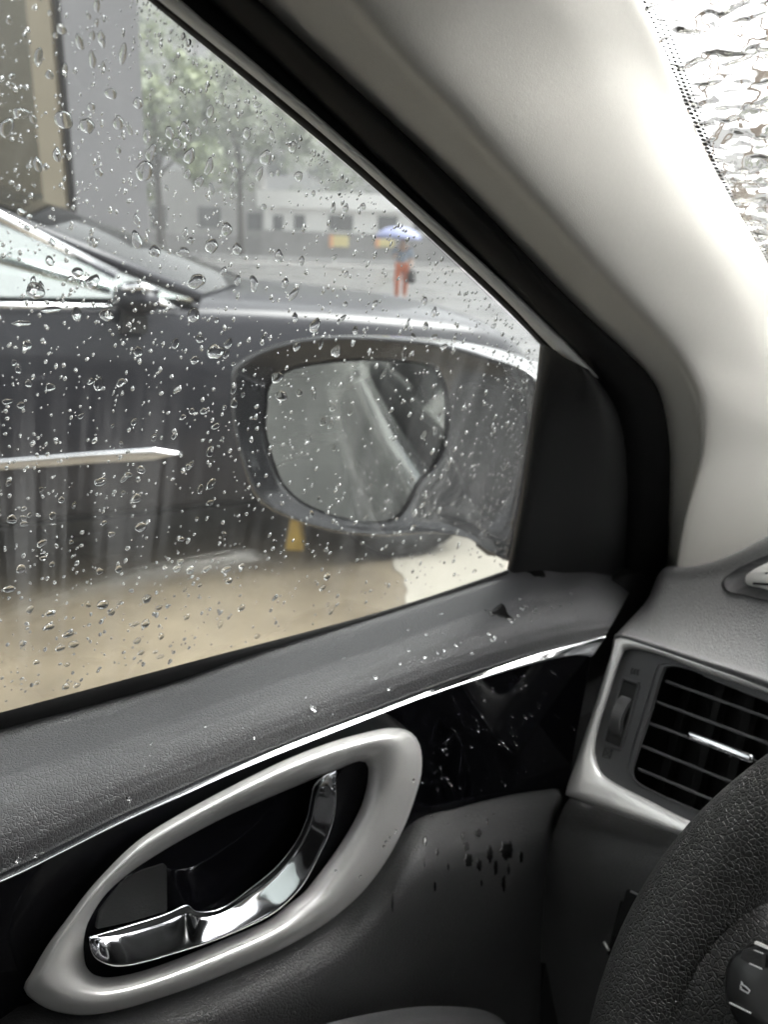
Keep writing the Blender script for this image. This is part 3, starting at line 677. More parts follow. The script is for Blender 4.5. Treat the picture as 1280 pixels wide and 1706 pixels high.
# lower leather panel
lp0 = [(-260, 1825), (-100, 1760), (0, 1696), (50, 1669), (150, 1669), (300, 1627), (450, 1567), (560, 1508), (630, 1440), (690, 1370), (760, 1347), (840, 1327), (900, 1317), (925, 1318), (938, 1330)]
lp = [[(x-max(0, x-880)*k*.9, y+d) for x, y in lp0] for k, d in ((0, 0), (.25, 48), (.45, 105), (.62, 190), (.72, 320), (.75, 480))]
ly = [.3715, .354, .3415, .3395, .352, .368]
rows = [cr([PY(x, y, Y) for x, y in c], 70) for c, Y in zip(lp, ly)]
lowrows = [[p+V((0, .01, .0)) for p in rows[0]]]+rows
lowrows = [r+[r[-1]+V((.004, .006, 0)), r[-1]+V((.004, .04, 0))] for r in lowrows]
fill(door, grid(crow(lowrows, 36)), M_low)
BV_low = BVHTree.FromPolygons(*grid(crow(lowrows, 36)))
def low_at(x, y):
    pts = [(sum(0 for _ in c), c, Y) for c, Y in zip(lp, ly)]
    yy = []
    for c, Y in zip(lp, ly):
        for (xa, ya), (xb, yb) in zip(c, c[1:]):
            if xa <= x <= xb: yy.append((ya+(yb-ya)*(x-xa)/(xb-xa), Y)); break
    for (ya, Ya), (yb, Yb) in zip(yy, yy[1:]):
        if ya <= y <= yb: return PY(x, y, Ya+(Yb-Ya)*(y-ya)/(yb-ya)-.0012)
    return PY(x, y, .33)
# armrest rim at the bottom
ar = [[(560, 1720), (640, 1702), (720, 1690), (790, 1690), (830, 1697), (850, 1712)], [(560, 1760), (640, 1740), (720, 1730), (790, 1735), (840, 1745), (862, 1765)], [(560, 1860), (640, 1850), (720, 1845), (790, 1850), (840, 1860), (862, 1880)]]
rows = [cr([PY(x, y, Y) for x, y in c], 30) for c, Y in zip(ar, (.312, .285, .28))]
mk('armrest', grid(crow([[p+V((0, .012, -.004)) for p in rows[0]]]+rows, 14)), M_pad, door)

# handle bezel
K = 680/1280
def hb(pts): return [(40+x*K, 1220+y*K) for x, y in pts]
outer = hb([(0, 800), (25, 750), (75, 665), (130, 590), (215, 480), (330, 362), (430, 290), (600, 195), (800, 95), (950, 35), (1080, -2), (1160, -14), (1215, 2), (1243, 50), (1245, 130), (1220, 220), (1185, 310), (1130, 410), (1060, 500), (980, 572), (900, 627), (800, 682), (700, 727), (560, 785), (400, 840), (280, 873), (180, 885), (90, 870), (30, 838)])
innr = hb([(186, 690), (188, 640), (205, 585), (255, 508), (330, 440), (420, 380), (520, 322), (640, 260), (760, 207), (880, 157), (980, 117), (1040, 92), (1072, 92), (1082, 125), (1066, 210), (1030, 290), (980, 370), (925, 445), (880, 500), (830, 540), (760, 592), (640, 645), (500, 702), (380, 745), (280, 767), (225, 762), (195, 735)])
NB = 140
def start_at(pts, ang):
    c = sum((V((x, y, 0)) for x, y in pts), V((0, 0, 0)))/len(pts)
    i = min(range(len(pts)), key=lambda k: abs(((atan2(pts[k][1]-c.y, pts[k][0]-c.x)-ang+pi) % (2*pi))-pi))
    return pts[i:]+pts[:i]
def corr(o_pts, i_pts, marks, n):
    """resample both rings between matching landmarks"""
    O, I = [], []; mo_, mi_ = [m_[0] for m_ in marks], [m_[1] for m_ in marks]
    fo, fi = cr([V((x, y, 0)) for x, y in o_pts], 1200, True), cr([V((x, y, 0)) for x, y in i_pts], 1200, True)
    near = lambda ring, p: min(range(1200), key=lambda k: (ring[k]-V((*p, 0))).length)
    io = [near(fo, o_pts[k]) for k in mo_]; ii = [near(fi, i_pts[k]) for k in mi_]
    for j in range(len(marks)):
        o0, o1 = io[j], io[(j+1) % len(io)]; i0, i1 = ii[j], ii[(j+1) % len(ii)]
        if o1 <= o0: o1 += 1200
        if i1 <= i0: i1 += 1200
        c_ = max(4, round(n*(o1-o0)/1200))
        for q in range(c_):
            O.append(fo[int(o0+(o1-o0)*q/c_) % 1200]); I.append(fi[int(i0+(i1-i0)*q/c_) % 1200])
    return O, I
O2, I2 = corr(outer, innr, [(0, 0), (6, 5), (12, 12), (17, 17), (22, 21), (26, 25)], NB)
def ringY(t, Yv): return [PY(*(o.lerp(i, t)).xy, Yv) for o, i in zip(O2, I2)]
prof = [(0, .382), (.0, .3545), (.10, .3475), (.28, .342), (.5, .3415), (.72, .3455), (.9, .353), (1, .361), (1.0, .372)]
bz = mk('handle_bezel', grid(crow([ringY(t, y) for t, y in prof], 34), True), M_satin, door)
# recess bowl
I3 = [PY(*i.xy, .371) for i in I2]; cI = sum(I3, V())/len(I3)
bowl = [I3]+[[p.lerp(cI, t)+V((0, d, 0)) for p in I3] for t, d in ((.04, .010), (.12, .022), (.3, .032), (.6, .036), (.97, .037))]
mk('handle_recess', grid(bowl, True), mat('recess_plastic', (.035, .035, .035), .5), door)
# pivot block inside the recess
pc_ = hb([(235, 560), (300, 470), (360, 430), (440, 405), (452, 420), (452, 565), (330, 600), (225, 622)])
mk('pivot_cover', prism([PY(x, y, .364) for x, y in pc_], V((0, .03, 0))), M_plast, door, smooth=False, bevel=.002)
pc_ = hb([(455, 360), (470, 352), (474, 500), (520, 515), (510, 530), (458, 545)])
mk('pivot_rib', prism([PY(x, y, .372) for x, y in pc_], V((0, .02, 0))), M_grey, door, smooth=False, bevel=.001)
# chrome lever
lu = hb([(206, 640), (260, 622), (330, 600), (440, 565), (512, 534), (540, 556), (600, 553), (650, 528), (700, 490), (755, 447), (800, 405), (850, 340), (885, 265), (903, 175), (935, 138), (978, 120)])
lw = hb([(204, 655), (212, 690), (232, 715), (285, 734), (360, 726), (480, 692), (580, 660), (660, 628), (740, 592), (800, 556), (850, 510), (885, 465), (925, 390), (958, 320), (978, 240), (980, 130)])
nL = 80
ua = cr([V((x, y, 0)) for x, y in lu], nL); wa = cr([V((x, y, 0)) for x, y in lw], nL)
def lev(t, Yv): return [PY(*(a.lerp(b, t)).xy, Yv + .001*max(0, (k/nL-.75)/.25)) for k, (a, b) in enumerate(zip(ua, wa))]
lr = [lev(0, .374), lev(0, .3520), lev(.02, .3490), lev(.05, .3475), lev(.19, .3482), lev(.22, .3480), lev(.25, .3474), lev(.5, .3446), lev(.75, .3416), lev(.93, .3395), lev(.96, .3393), lev(.99, .3402), lev(1, .342), lev(1, .374)]
lv = mk('handle_lever', grid(lr), M_chrome, door); lv['label'] = 'polished chrome pull lever'
mdl = lv.modifiers.new('ss', 'SUBSURF'); mdl.levels = 1; mdl.render_levels = 2

# door mirror outside
MN = V((-.872, -.489, .04)).normalized(); MP = V((.47, .62, .99))
def MG(x, y, off=0): return hit(x, y, MP + MN*off, MN)      # off > 0 towards the driver
mo = [(384, 640), (392, 608), (430, 585), (490, 567), (560, 560), (650, 563), (740, 573), (820, 595), (895, 630), (905, 720), (900, 820), (880, 930), (838, 932), (790, 900), (720, 888), (640, 893), (560, 886), (490, 866), (430, 832), (400, 760), (385, 690)]
mi = [(446, 680), (450, 645), (475, 622), (530, 608), (600, 602), (660, 604), (712, 612), (735, 640), (741, 690), (735, 740), (718, 775), (695, 800), (680, 830), (660, 858), (630, 868), (590, 866), (540, 852), (500, 832), (470, 800), (452, 750), (444, 710)]
O3 = cr([V((x, y, 0)) for x, y in mo], 100, True); I4 = cr([V((x, y, 0)) for x, y in mi], 100, True)
def mring(t, off): return [MG(*(o.lerp(i, t)).xy, off) for o, i in zip(O3, I4)]
cM = sum(mring(0, 0), V())/100
fwdm = V((1, .12, 0)).normalized()
def shell(k, d): return [cM + (p-cM)*k + fwdm*d for p in mring(0, 0)]
hrows = [shell(.05, .15), shell(.45, .14), shell(.72, .115), shell(.9, .08), shell(.985, .04), shell(1.0, .012), mring(.0, .006), mring(.12, .010), mring(.5, .004), mring(.85, -.001), mring(1.0, -.010), mring(1.02, -.02)]
mh = mk('mirror_housing', grid(crow(hrows, 44), True), M_paint, door); mh['label'] = 'dark door mirror housing with bright wet upper edge'
gv = mring(1.0, -.004)
mgl = mk('mirror_glass', (gv, [tuple(range(len(gv)))]), mat('mirror', (.24, .25, .24), .03, metal=1), door, smooth=False)
mk('mirror_foot', tube([V((.56, .44, .925)), V((.56, .5, .935)), MG(820, 880, -.05)], [.035, .035, .03], 12), M_plast, door)

# ------------------------------------------------------------------ dashboard
bk = [(1085, 1000), (1104, 948), (1140, 946), (1180, 940), (1230, 920), (1285, 893), (1400, 850), (1560, 800)]
ft = [(1022, 1068), (1030, 1058), (1085, 1074), (1179, 1104), (1230, 1120), (1285, 1139), (1420, 1186), (1560, 1235)]
nb = 60
fA = cr([V((x, y, 0)) for x, y in ft], nb); fB = cr([V((x, y, 0)) for x, y in bk], nb)
rows = []
for s in [0, .05, .12, .25, .4, .55, .7, .85, 1]:
    X = .487 + (.60-.487)*s**.8 - .006*sin(pi*min(1, s*4))*0
    rows.append([PX(*(a.lerp(b, s)).xy, X + .02*(1 if i == 0 else 0)) for i, (a, b) in enumerate(zip(fA, fB))])
rows = [[p+V((.01, 0, -.012)) for p in rows[0]]]+rows+[[p+V((.05, .01, -.01)) for p in rows[-1]], [p+V((.3, .02, -.03)) for p in rows[-1]]]
rows = [[r[0]+V((.03, .02, -.06))]+r for r in rows]
fill(dash, grid(crow(rows, 40)), M_dash)
mk('dash_body', merge(box((.79, -.44, .70), .50, 1.24, .40), box((.72, -.5, .52), .3, 1.1, .2)), M_plast, dash, smooth=False)
mk('dash_end', merge(box((.66, .425, .68), .28, .03, .44), box((.60, .40, .60), .2, .05, .4)), M_dark, dash, smooth=False)
# vent frame
VN = V((-.90, .0, .43)).normalized(); VP = V((.487, .34, .885))
def VG(x, y, off=0): return hit(x, y, VP + VN*off, VN)
vo_ = [(1032, 1060), (1100, 1080), (1179, 1105), (1280, 1139), (1400, 1180), (1432, 1205), (1436, 1260), (1420, 1380), (1400, 1470), (1370, 1478), (1300, 1452), (1210, 1420), (1126, 1389), (1040, 1360), (956, 1329), (944, 1318), (965, 1255), (1000, 1150), (1024, 1075)]
vi_ = [(1050, 1081), (1100, 1091), (1170, 1118), (1280, 1156), (1380, 1190), (1402, 1212), (1404, 1260), (1390, 1360), (1374, 1430), (1355, 1438), (1300, 1424), (1230, 1398), (1152, 1368), (1080, 1332), (1017, 1299), (997, 1275), (993, 1235), (1015, 1158), (1036, 1095)]
vq_ = [(1118, 1111), (1150, 1116), (1200, 1138), (1280, 1170), (1360, 1200), (1376, 1216), (1376, 1260), (1364, 1350), (1352, 1405), (1340, 1414), (1300, 1402), (1230, 1376), (1166, 1350), (1110, 1326), (1068, 1305), (1057, 1290), (1060, 1270), (1085, 1195), (1106, 1124)]
def rs(pts): return cr([V((x, y, 0)) for x, y in pts], 130, True)
Av, Bv, Cv = rs(vo_), rs(vi_), rs(vq_)
def vring(P, Q, t, off): return [VG(*(a.lerp(b, t)).xy, off) for a, b in zip(P, Q)]
vf_ = mk('vent_frame', grid(crow([vring(Av, Bv, 0, -.02), vring(Av, Bv, 0, -.003), vring(Av, Bv, .08, .003), vring(Av, Bv, .3, .006), vring(Av, Bv, .7, .005), vring(Av, Bv, .95, .001), vring(Av, Bv, 1, -.006)], 28), True), M_silverp, dash)
mk('vent_plate', grid([vring(Bv, Cv, -.02, -.004), vring(Bv, Cv, .80, -.004), vring(Bv, Cv, .86, -.0015), vring(Bv, Cv, .94, -.0015), vring(Bv, Cv, 1, -.004), vring(Bv, Cv, 1, -.05)], True), M_grey, dash, sharp=30)
cc = sum(vring(Bv, Cv, 1, -.052), V())/130
mk('vent_duct', grid([vring(Bv, Cv, 1, -.051), [p.lerp(cc, .98) for p in vring(Bv, Cv, 1, -.053)]], True), M_dark, dash)
def cp(x, y): return (940+x/3.765, 1020+y/3.765)
for a, b in [((635, 430), (1700, 812)), ((580, 560), (1690, 975)), ((525, 690), (1680, 1115)), ((485, 835), (1650, 1305)), ((465, 980), (1620, 1465))]:
    A0, B0 = VG(*cp(*a), -.006), VG(*cp(*b), -.006); ax = (B0-A0).normalized(); tv = (ax.cross(VN)).normalized(); dv = ((A0+B0)/2-CAM); dv = (dv-ax*dv.dot(ax)).normalized()
    L_ = (B0-A0).length
    mk('slat', box((A0+B0)/2 + dv*.010, L_, .020, .0022, ax, dv, ax.cross(dv).normalized()), M_grey, dash, smooth=False, bevel=.0008)
for xa, ya, xb, yb in [(800, 480, 640, 1050), (985, 560, 840, 1120), (1170, 640, 1030, 1200), (1350, 720, 1220, 1270)]:
    A0, B0 = VG(*cp(xa, ya), -.040), VG(*cp(xb, yb), -.040); ax = (B0-A0).normalized()
    mk('vane', box((A0+B0)/2, (B0-A0).length+.03, .012, .006, ax, VN, ax.cross(VN)), M_dark, dash, smooth=False, bevel=.0005)
A0, B0 = VG(*cp(775, 765), .000), VG(*cp(1190, 922), .000); ax = (B0-A0).normalized(); tz = ax.cross(VN)
mk('vent_tab', box((A0+B0)/2 - VN*.004, (B0-A0).length, .012, .0062, ax, VN, tz), M_chrome, dash, bevel=.0024)
# thumb wheel
A0, B0 = VG(*cp(420, 440), -.004), VG(*cp(310, 830), -.004); sx = (B0-A0).normalized(); sw = sx.cross(VN).normalized()
mk('slot_shade_plate', box((A0+B0)/2, (B0-A0).length, .0128, .002, sx, sw, VN), M_dark, dash, smooth=False)  # dark plate on the surface imitates the shade inside the uncut slot
for sgn, e in ((1, 1), (-1, 1)):
    mk('slot_edge', box((A0+B0)/2 + sx*sgn*((B0-A0).length/2+.0012), .0022, .0150, .004, sx, sw, VN), M_grey, dash, smooth=False, bevel=.0008)
mk('slot_edge', box((A0+B0)/2 - sw*.0075, (B0-A0).length, .0020, .004, sx, sw, VN), M_grey, dash, smooth=False, bevel=.0008)
mk('slot_edge', box((A0+B0)/2 + sw*.0075, (B0-A0).length, .0020, .004, sx, sw, VN), M_grey, dash, smooth=False, bevel=.0008)
tc_ = (A0+B0)/2 - VN*.011 + sx*.002; R_ = .0195; rows = []
prof_t = [(-.0052, .8), (-.0048, .97)] + [(-.0042+.0084*k/16, 1.0 if k % 2 else .975) for k in range(17)] + [(.0048, .97), (.0052, .8)]
for o, kf in prof_t:
    rows.append([tc_ + sw*o + (sx*cos(q)+VN*sin(q))*(R_*kf*(1 if i % 2 else .98)) for i, q in enumerate([2*pi*i/120 for i in range(120)])])
mk('thumbwheel', grid(rows, True), mat('wheel_plastic', (.07, .07, .07), .4), dash, smooth=False)
# icons
def icon(pts, r, name='vent_symbol'): return tube([VG(*cp(x, y), -.0036) for x, y in pts], r, 5)
mk('open_symbol', merge(*[icon([(417+i*19, 385+i*5), (428+i*19, 378+i*5), (420+i*19, 366+i*5), (433+i*19, 350+i*5)], .0004) for i in range(3)]), M_dark, dash)
mk('closed_symbol', merge(icon([(240, 905), (257, 850), (302, 862), (287, 915), (240, 905)], .0004), icon([(245, 900), (298, 866)], .0003), icon([(258, 856), (285, 910)], .0003)), M_dark, dash)
# tweeter / demister grille on the dash
tw = [(1208, 970), (1216, 958), (1240, 943), (1300, 917), (1400, 880), (1430, 900), (1400, 985), (1300, 1000), (1240, 990), (1215, 984)]
tz = [V((x, y, 0)) for x, y in tw]
def dt(x, y, h):
    s = 0; 
    bi, bd, bs = 0, 1e9, 0
    for i in range(nb):
        a, b = fA[i], fB[i]; ab = b-a; t = max(0, min(1, (V((x, y, 0))-a).dot(ab)/ab.length_squared)); d = (a+ab*t-V((x, y, 0))).length
        if d < bd: bd, bi, bs = d, i, t
    return PX(x, y, .487+(.60-.487)*bs**.8 - h)
T0 = cr(tz, 80, True); cT = sum(T0, V())/80
def tr_(k, h): return [dt(*(cT+(p-cT)*k).xy, h) for p in T0]
mk('grille_surround', grid([tr_(1.05, -.002), tr_(1.03, .003), tr_(1.0, .003), tr_(.97, .0015), tr_(.72, .0022)], True), M_grey, dash)
mk('grille', grid([tr_(.73, .0015), tr_(.68, .0075), tr_(.4, .010), tr_(.02, .0105)], True), M_silverp, dash)
for y0 in (972, 955, 938):
    mk('grille_slot', tube([dt(1256+(972-y0)*1.2, y0, .0085), dt(1300, y0+3-(972-y0)*.1, .0098), dt(1345, y0+2, .0105)], .0011, 6), M_dark, dash)
# lower dash
ld = [[(948, 1331), (1040, 1364), (1126, 1395), (1210, 1425), (1300, 1460), (1420, 1500)], [(928, 1372), (1020, 1400), (1110, 1428), (1200, 1460), (1300, 1500), (1420, 1540)], [(910, 1425), (1005, 1448), (1100, 1475), (1195, 1510), (1300, 1550), (1420, 1590)],
      [(896, 1500), (990, 1520), (1090, 1545), (1190, 1580), (1300, 1620), (1420, 1660)], [(890, 1600), (985, 1620), (1085, 1645), (1190, 1680), (1300, 1720), (1420, 1760)], [(892, 1740), (985, 1760), (1085, 1785), (1190, 1820), (1300, 1860), (1420, 1900)]]
lx = [.475, .456, .453, .468, .50, .55]
rows = [cr([PX(x, y, X) for x, y in c], 50) for c, X in zip(ld, lx)]
rows = [[p+V((.03, 0, .004)) for p in rows[0]]]+rows
rows = [[r[0]+V((.05, .01, -.01)), r[0]+V((.006, .002, 0))]+r for r in rows]
mk('lower_dash', grid(crow(rows, 36)), M_dash, dash)
def LX(x, y, off): return PX(x, y, .462-off)
sp_ = [(1043, 1462), (1090, 1478), (1130, 1495), (1100, 1620), (1050, 1605), (1010, 1590)]
mk('switch_panel', prism([LX(x, y, .0015) for x, y in sp_], V((.01, 0, 0))), M_dark, dash, smooth=False, bevel=.001)
mk('switch', prism([LX(x, y, .006) for x, y in [(1047, 1469), (1080, 1482), (1060, 1560), (1018, 1560)]], V((.008, 0, 0))), M_plast, dash, smooth=False, bevel=.0015)
mk('switch_mark', prism([LX(x, y, .0068) for x, y in [(1051, 1483), (1064, 1489), (1063, 1491.5), (1050, 1485.5)]], V((.0006, 0, 0))), M_white, dash, smooth=False)
mk('panel_trim', tube([LX(1006, 1568, .006), LX(1015, 1583, .006)], .0012, 6), M_satin, dash)

# ------------------------------------------------------------------ steering wheel
WC = V((.2531, -.0543, .9062)); wt = radians(27)
wa_ = V((-cos(wt), 0, sin(wt))); w1 = V((0, 1, 0)); w2 = wa_.cross(w1)
if w2.z < 0: w2 = -w2
rows = []
for i in range(144):
    q = 2*pi*i/144; c = WC + (w1*cos(q)+w2*sin(q))*.185; er = (w1*cos(q)+w2*sin(q))
    d9 = ((q+pi) % (2*pi))-pi; k = 1+.06*math.exp(-(d9/.35)**2)
    rows.append([c + er*(.019*k*cos(a)) + wa_*(.019*k*sin(a)) for a in [2*pi*j/36 for j in range(36)]])
rows.append(rows[0]); fill(sw_, grid(rows, True), M_wheel)
def WP(r_, q, h): return WC + (w1*cos(q)+w2*sin(q))*r_ + wa_*h
# spoke: flares out of the rim
for q0 in (0.0, pi):
    rows = []
    for r_, hw, th in ((.182, .075, .012), (.168, .052, .014), (.15, .038, .013), (.12, .036, .013), (.06, .04, .016)):
        rows.append([WP(r_, q0, 0)+(-w1*sin(q0)+w2*cos(q0))*(hw*cos(a)) + wa_*(th*sin(a)*(.9)) for a in [2*pi*j/28 for j in range(28)]])
    mk('spoke', grid(crow(rows, 22), True), M_wheel, sw_)
hub = [[WC + (w1*cos(a)*r_*1.1 + w2*sin(a)*r_) + wa_*h for a in [2*pi*j/40 for j in range(40)]] for r_, h in ((.07, -.03), (.08, .0), (.075, .02), (.05, .032), (.002, .036))]
mk('hub_cover', grid(hub, True), M_plast, sw_)
# button pod traced on a plane just in front of the spoke
def WG(x, y, off): return hit(x, y, WC + wa_*off, wa_)
pod = [(1214, 1606), (1232, 1585), (1262, 1570), (1310, 1575), (1390, 1620), (1400, 1700), (1370, 1780), (1300, 1760), (1252, 1728), (1222, 1690), (1209, 1650)]
P0 = cr([V((x, y, 0)) for x, y in pod], 60, True); cP = sum(P0, V())/60
def pr_(k, h): return [WG(*(cP+(p-cP)*k).xy, h) for p in P0]
pod_o = mk('button_pod', grid([pr_(1.02, -.004), pr_(1.0, .0175), pr_(.96, .0195), pr_(.5, .0198), pr_(.02, .02)], True), M_gloss, sw_)
pod_o.data.materials[0] = mat('pod_plastic', (.01, .01, .01), .35)
PK = 200/1280
def pp(x, y): return (1080+x*PK, 1480+y*PK)
def pl_(name, pts, off, mt, th=.0006): return mk(name, prism([WG(*pp(x, y), off) for x, y in pts], -wa_*th), mt, sw_, smooth=False)
pl_('button_top', [(1020, 640), (1130, 660), (1225, 700), (1215, 850), (1080, 800), (985, 740)], .0225, M_plast, .003)
pl_('button_line', [(1130, 650), (1225, 690), (1222, 698), (1127, 658)], .0232, M_white)
pl_('button_line', [(1080, 792), (1215, 852), (1211, 862), (1077, 802)], .0232, M_white)
pl_('button_line', [(868, 1208), (1098, 1322), (1092, 1334), (864, 1222)], .0205, M_white)
pl_('trim_line', [(1140, 560), (1290, 625), (1285, 650), (1136, 588)], .0212, M_satin, .002)
ph = [(985, 1040), (1000, 1075), (1070, 1115), (1085, 1085), (1045, 1045), (1000, 1018), (985, 1040)]
mk('phone_symbol', tube([WG(*pp(x, y), .0206) for x, y in ph], .0003, 5), M_white, sw_)
pl_('phone_symbol', [(992, 982), (1015, 1015), (985, 1025)], .0206, M_white, .0003)

# ------------------------------------------------------------------ rain
D1 = [(323,18,22,38),(265,140,28,45),(338,128,26,40),(308,120,16,30),(205,98,30,32),(410,180,24,60),(128,190,30,45),(308,200,22,50),(345,225,16,30),(370,312,45,28),(460,345,28,35),(305,358,22,30),(212,400,65,45),(290,420,45,45),(395,410,35,42),(165,250,24,28),(40,255,22,20),(40,285,28,18),(70,378,45,35),(22,425,45,55),(110,398,22,28),(490,455,26,40),(565,443,30,40),(615,432,34,48),(590,478,26,34),(660,440,20,28),(503,510,32,50),(482,570,56,60),(632,520,36,50),(697,555,24,55),(737,330,18,36),(700,372,24,38),(560,272,18,26),(855,350,20,20),(905,450,22,28),(822,445,28,36),(975,490,26,36),(885,525,45,40),(865,580,24,42),(995,588,30,32),(782,578,22,36),(665,605,30,34),(705,632,20,40),(773,628,16,34),(190,515,28,40),(125,548,28,45),(330,575,26,26),(455,800,32,60),(515,838,34,45),(705,820,40,48),(755,765,36,45),(790,830,34,36),(610,840,40,30),(618,778,20,36),(455,732,22,36),(310,808,38,32),(655,938,60,50),(845,945,28,55),(978,982,28,44),(792,935,22,34),(745,905,22,32),(950,945,24,36),(930,855,30,40),(1005,870,22,32),(310,938,42,48),(258,908,36,34),(118,970,52,60),(165,870,22,40),(1110,695,18,32),(1152,695,22,30),(1210,690,22,24)]
D2 = [(718,372,56,55),(650,400,30,30),(665,330,26,30),(585,345,24,38),(645,250,36,55),(1050,285,42,45),(983,258,18,36),(1070,345,16,40),(1120,368,30,40),(990,355,26,34),(925,458,42,40),(938,520,44,38),(875,335,18,34),(762,345,24,36),(722,268,18,18),(460,372,32,36),(405,475,30,30),(328,480,34,44),(168,490,30,30),(95,478,24,26),(70,550,24,26),(60,432,20,26),(25,538,30,22),(90,350,30,34),(255,245,30,50),(170,232,60,24),(75,278,48,22),(355,250,46,40),(335,805,38,32),(428,782,24,22),(470,765,26,34),(455,860,32,38),(470,955,38,40),(40,930,36,32),(80,945,24,24),(138,832,18,24),(205,865,20,26),(175,918,22,30),(372,980,22,22),(705,812,30,40),(668,830,22,34),(700,705,24,36),(628,755,20,26),(700,875,26,22),(780,545,28,28),(780,495,22,36),(680,570,28,24),(720,620,30,22),(610,590,20,20),(640,570,20,24)]
D3 = [(330,488,26,34),(295,540,26,30),(245,600,22,34),(265,440,14,40),(515,362,18,32),(585,295,18,60),(345,290,32,40),(690,150,22,40),(615,238,18,34),(690,240,28,30),(660,200,22,30),(725,272,34,22),(763,240,14,34),(595,195,16,40),(410,215,26,30),(480,120,20,26)]
D5 = [(32,262,34,32),(168,343,30,26),(165,388,30,28),(228,413,34,28),(245,447,30,34),(200,460,30,26),(342,315,36,40),(372,340,24,28),(490,295,30,36),(485,378,30,32),(450,380,28,20),(458,435,26,26),(470,475,22,20),(395,195,22,34),(332,203,22,28),(590,195,26,28),(635,200,30,30),(690,195,26,24),(755,198,36,26),(763,235,24,28),(805,187,20,24),(805,325,24,28),(1090,220,22,36),(70,195,26,40),(100,330,22,32),(145,160,22,18),(75,445,20,28),(535,488,22,18),(665,497,30,20),(755,465,26,20),(220,587,26,24),(255,583,22,22),(342,582,28,20),(140,110,26,34),(605,97,22,20),(530,325,22,22)]
drops = [(x/2, y/2, w_/2, h/2) for x, y, w_, h in D1] + [(x/2, 400+y/2, w_/2, h/2) for x, y, w_, h in D2] + [(400+x/2.133, 450+y/2.133, w_/2.133, h/2.133) for x, y, w_, h in D3] + [(x/2, 850+y/2, w_/2, h/2) for x, y, w_, h in D5]
wpoly = [(-40, -10), (236, -10), (640, 340), (822, 508), (893, 580), (870, 770), (838, 944), (640, 1010), (0, 1178), (-40, 1188)]
def inside(x, y, P):
    c = False; j = len(P)-1
    for i in range(len(P)):
        if (P[i][1] > y) != (P[j][1] > y) and x < (P[j][0]-P[i][0])*(y-P[i][1])/(P[j][1]-P[i][1])+P[i][0]: c = not c
        j = i
    return c
def rnd_px(rd):
    while True:
        x, y = rd.uniform(-40, 900), rd.uniform(-10, 1190)
        if inside(x, y, wpoly): return x, y
gx = V((1, 0, 0)); gu = GN.cross(gx).normalized()
if gu.z < 0: gu = -gu
def drop_mesh(rd, seg, rings, kind):
    """plano-convex drop: flat face at z=0, bulging to +z, unit radius"""
    ph = [rd.uniform(0, 6.28) for _ in range(4)]; am = [rd.uniform(.0, .16), rd.uniform(0, .1), rd.uniform(0, .06)]
    tear = rd.uniform(0, .35) if kind else .1; sk = rd.uniform(-.25, .25)
    v = []; f = []
    for k in range(rings+1):
        t = k/rings; r = cos(t*pi/2)**.9 if k < rings else 0; z = sin(t*pi/2)**.85
        n_ = seg if k < rings else 1
        for i in range(n_):
            q = 2*pi*i/seg; R = 1+am[0]*cos(q*2+ph[0])+am[1]*cos(q*3+ph[1])+am[2]*cos(q*5+ph[2])
            x = R*cos(q); y = R*sin(q)
            if y > 0: x *= 1-tear*y
            v.append((x*r + sk*y*r*.4, y*r - .12*z, z))
    for k in range(rings-1):
        for i in range(seg): i2 = (i+1) % seg; f.append((k*seg+i, k*seg+i2, (k+1)*seg+i2, (k+1)*seg+i))
    top_ = rings*seg
    for i in range(seg): f.append(((rings-1)*seg+i, (rings-1)*seg+(i+1) % seg, top_))
    f.append(tuple(range(seg))[::-1])
    return v, f
rd = random.Random(21)
dmeshes = []
for k in range(26):
    v, f = drop_mesh(rd, 20, 6, True); me = bpy.data.meshes.new('raindrop'); me.from_pydata(v, [], f)
    sm = [len(p.vertices) <= 4 for p in me.polygons]; me.polygons.foreach_set('use_smooth', sm); me.materials.append(M_water); dmeshes.append(me)
while len(drops) < 292:
    x, y = rnd_px(rd); s = rd.uniform(6, 11); drops.append((x, y, s*rd.uniform(.8, 1.1), s*rd.uniform(.9, 1.7)))
def dmat(x, y, w_, h, hk=.2, rot=None):
    p = G(x, y, .0017); sc_ = (p-CAM).dot(fw)/F
    a = w_*sc_*.5; b = h*sc_*.5*1.02; q = radians(rd.gauss(0, 12)) if rot is None else rot
    ex = gx*cos(q)+gu*sin(q); ey = gu*cos(q)-gx*sin(q)
    m = Matrix((ex*a, ey*b, GN*(min(a, b)*2*hk))).transposed().to_4x4(); m.translation = p; return m
for x, y, w_, h in drops:
    if not inside(x, y, wpoly): continue
    o = bpy.data.objects.new('raindrop', rd.choice(dmeshes)); COL.objects.link(o); o.matrix_world = dmat(x, y, w_*1.08, h*1.08, rd.uniform(.15, .25))
    tag(o, 'clear raindrop clinging to the outside of the side window', 'raindrop', 'raindrops on the side window')
def drop_stuff(name, mats, seg=8, rings=3, seed=1):
    r2 = random.Random(seed); base = [drop_mesh(r2, seg, rings, True) for _ in range(8)]; v, f = [], []
    for m in mats:
        bv, bf = r2.choice(base); k = len(v); v += [m @ V(p) for p in bv]; f += [tuple(i+k for i in q) for q in bf]
    o = mk(name, (v, f), M_water); o['kind'] = 'stuff'; return o
ms_ = []
for k in range(2600):
    x, y = rnd_px(rd); s = 2.2+rd.expovariate(1/2.7)
    if s > 9: continue
    ms_.append(dmat(x, y, s, s*rd.uniform(.9, 1.8), rd.uniform(.13, .22)))
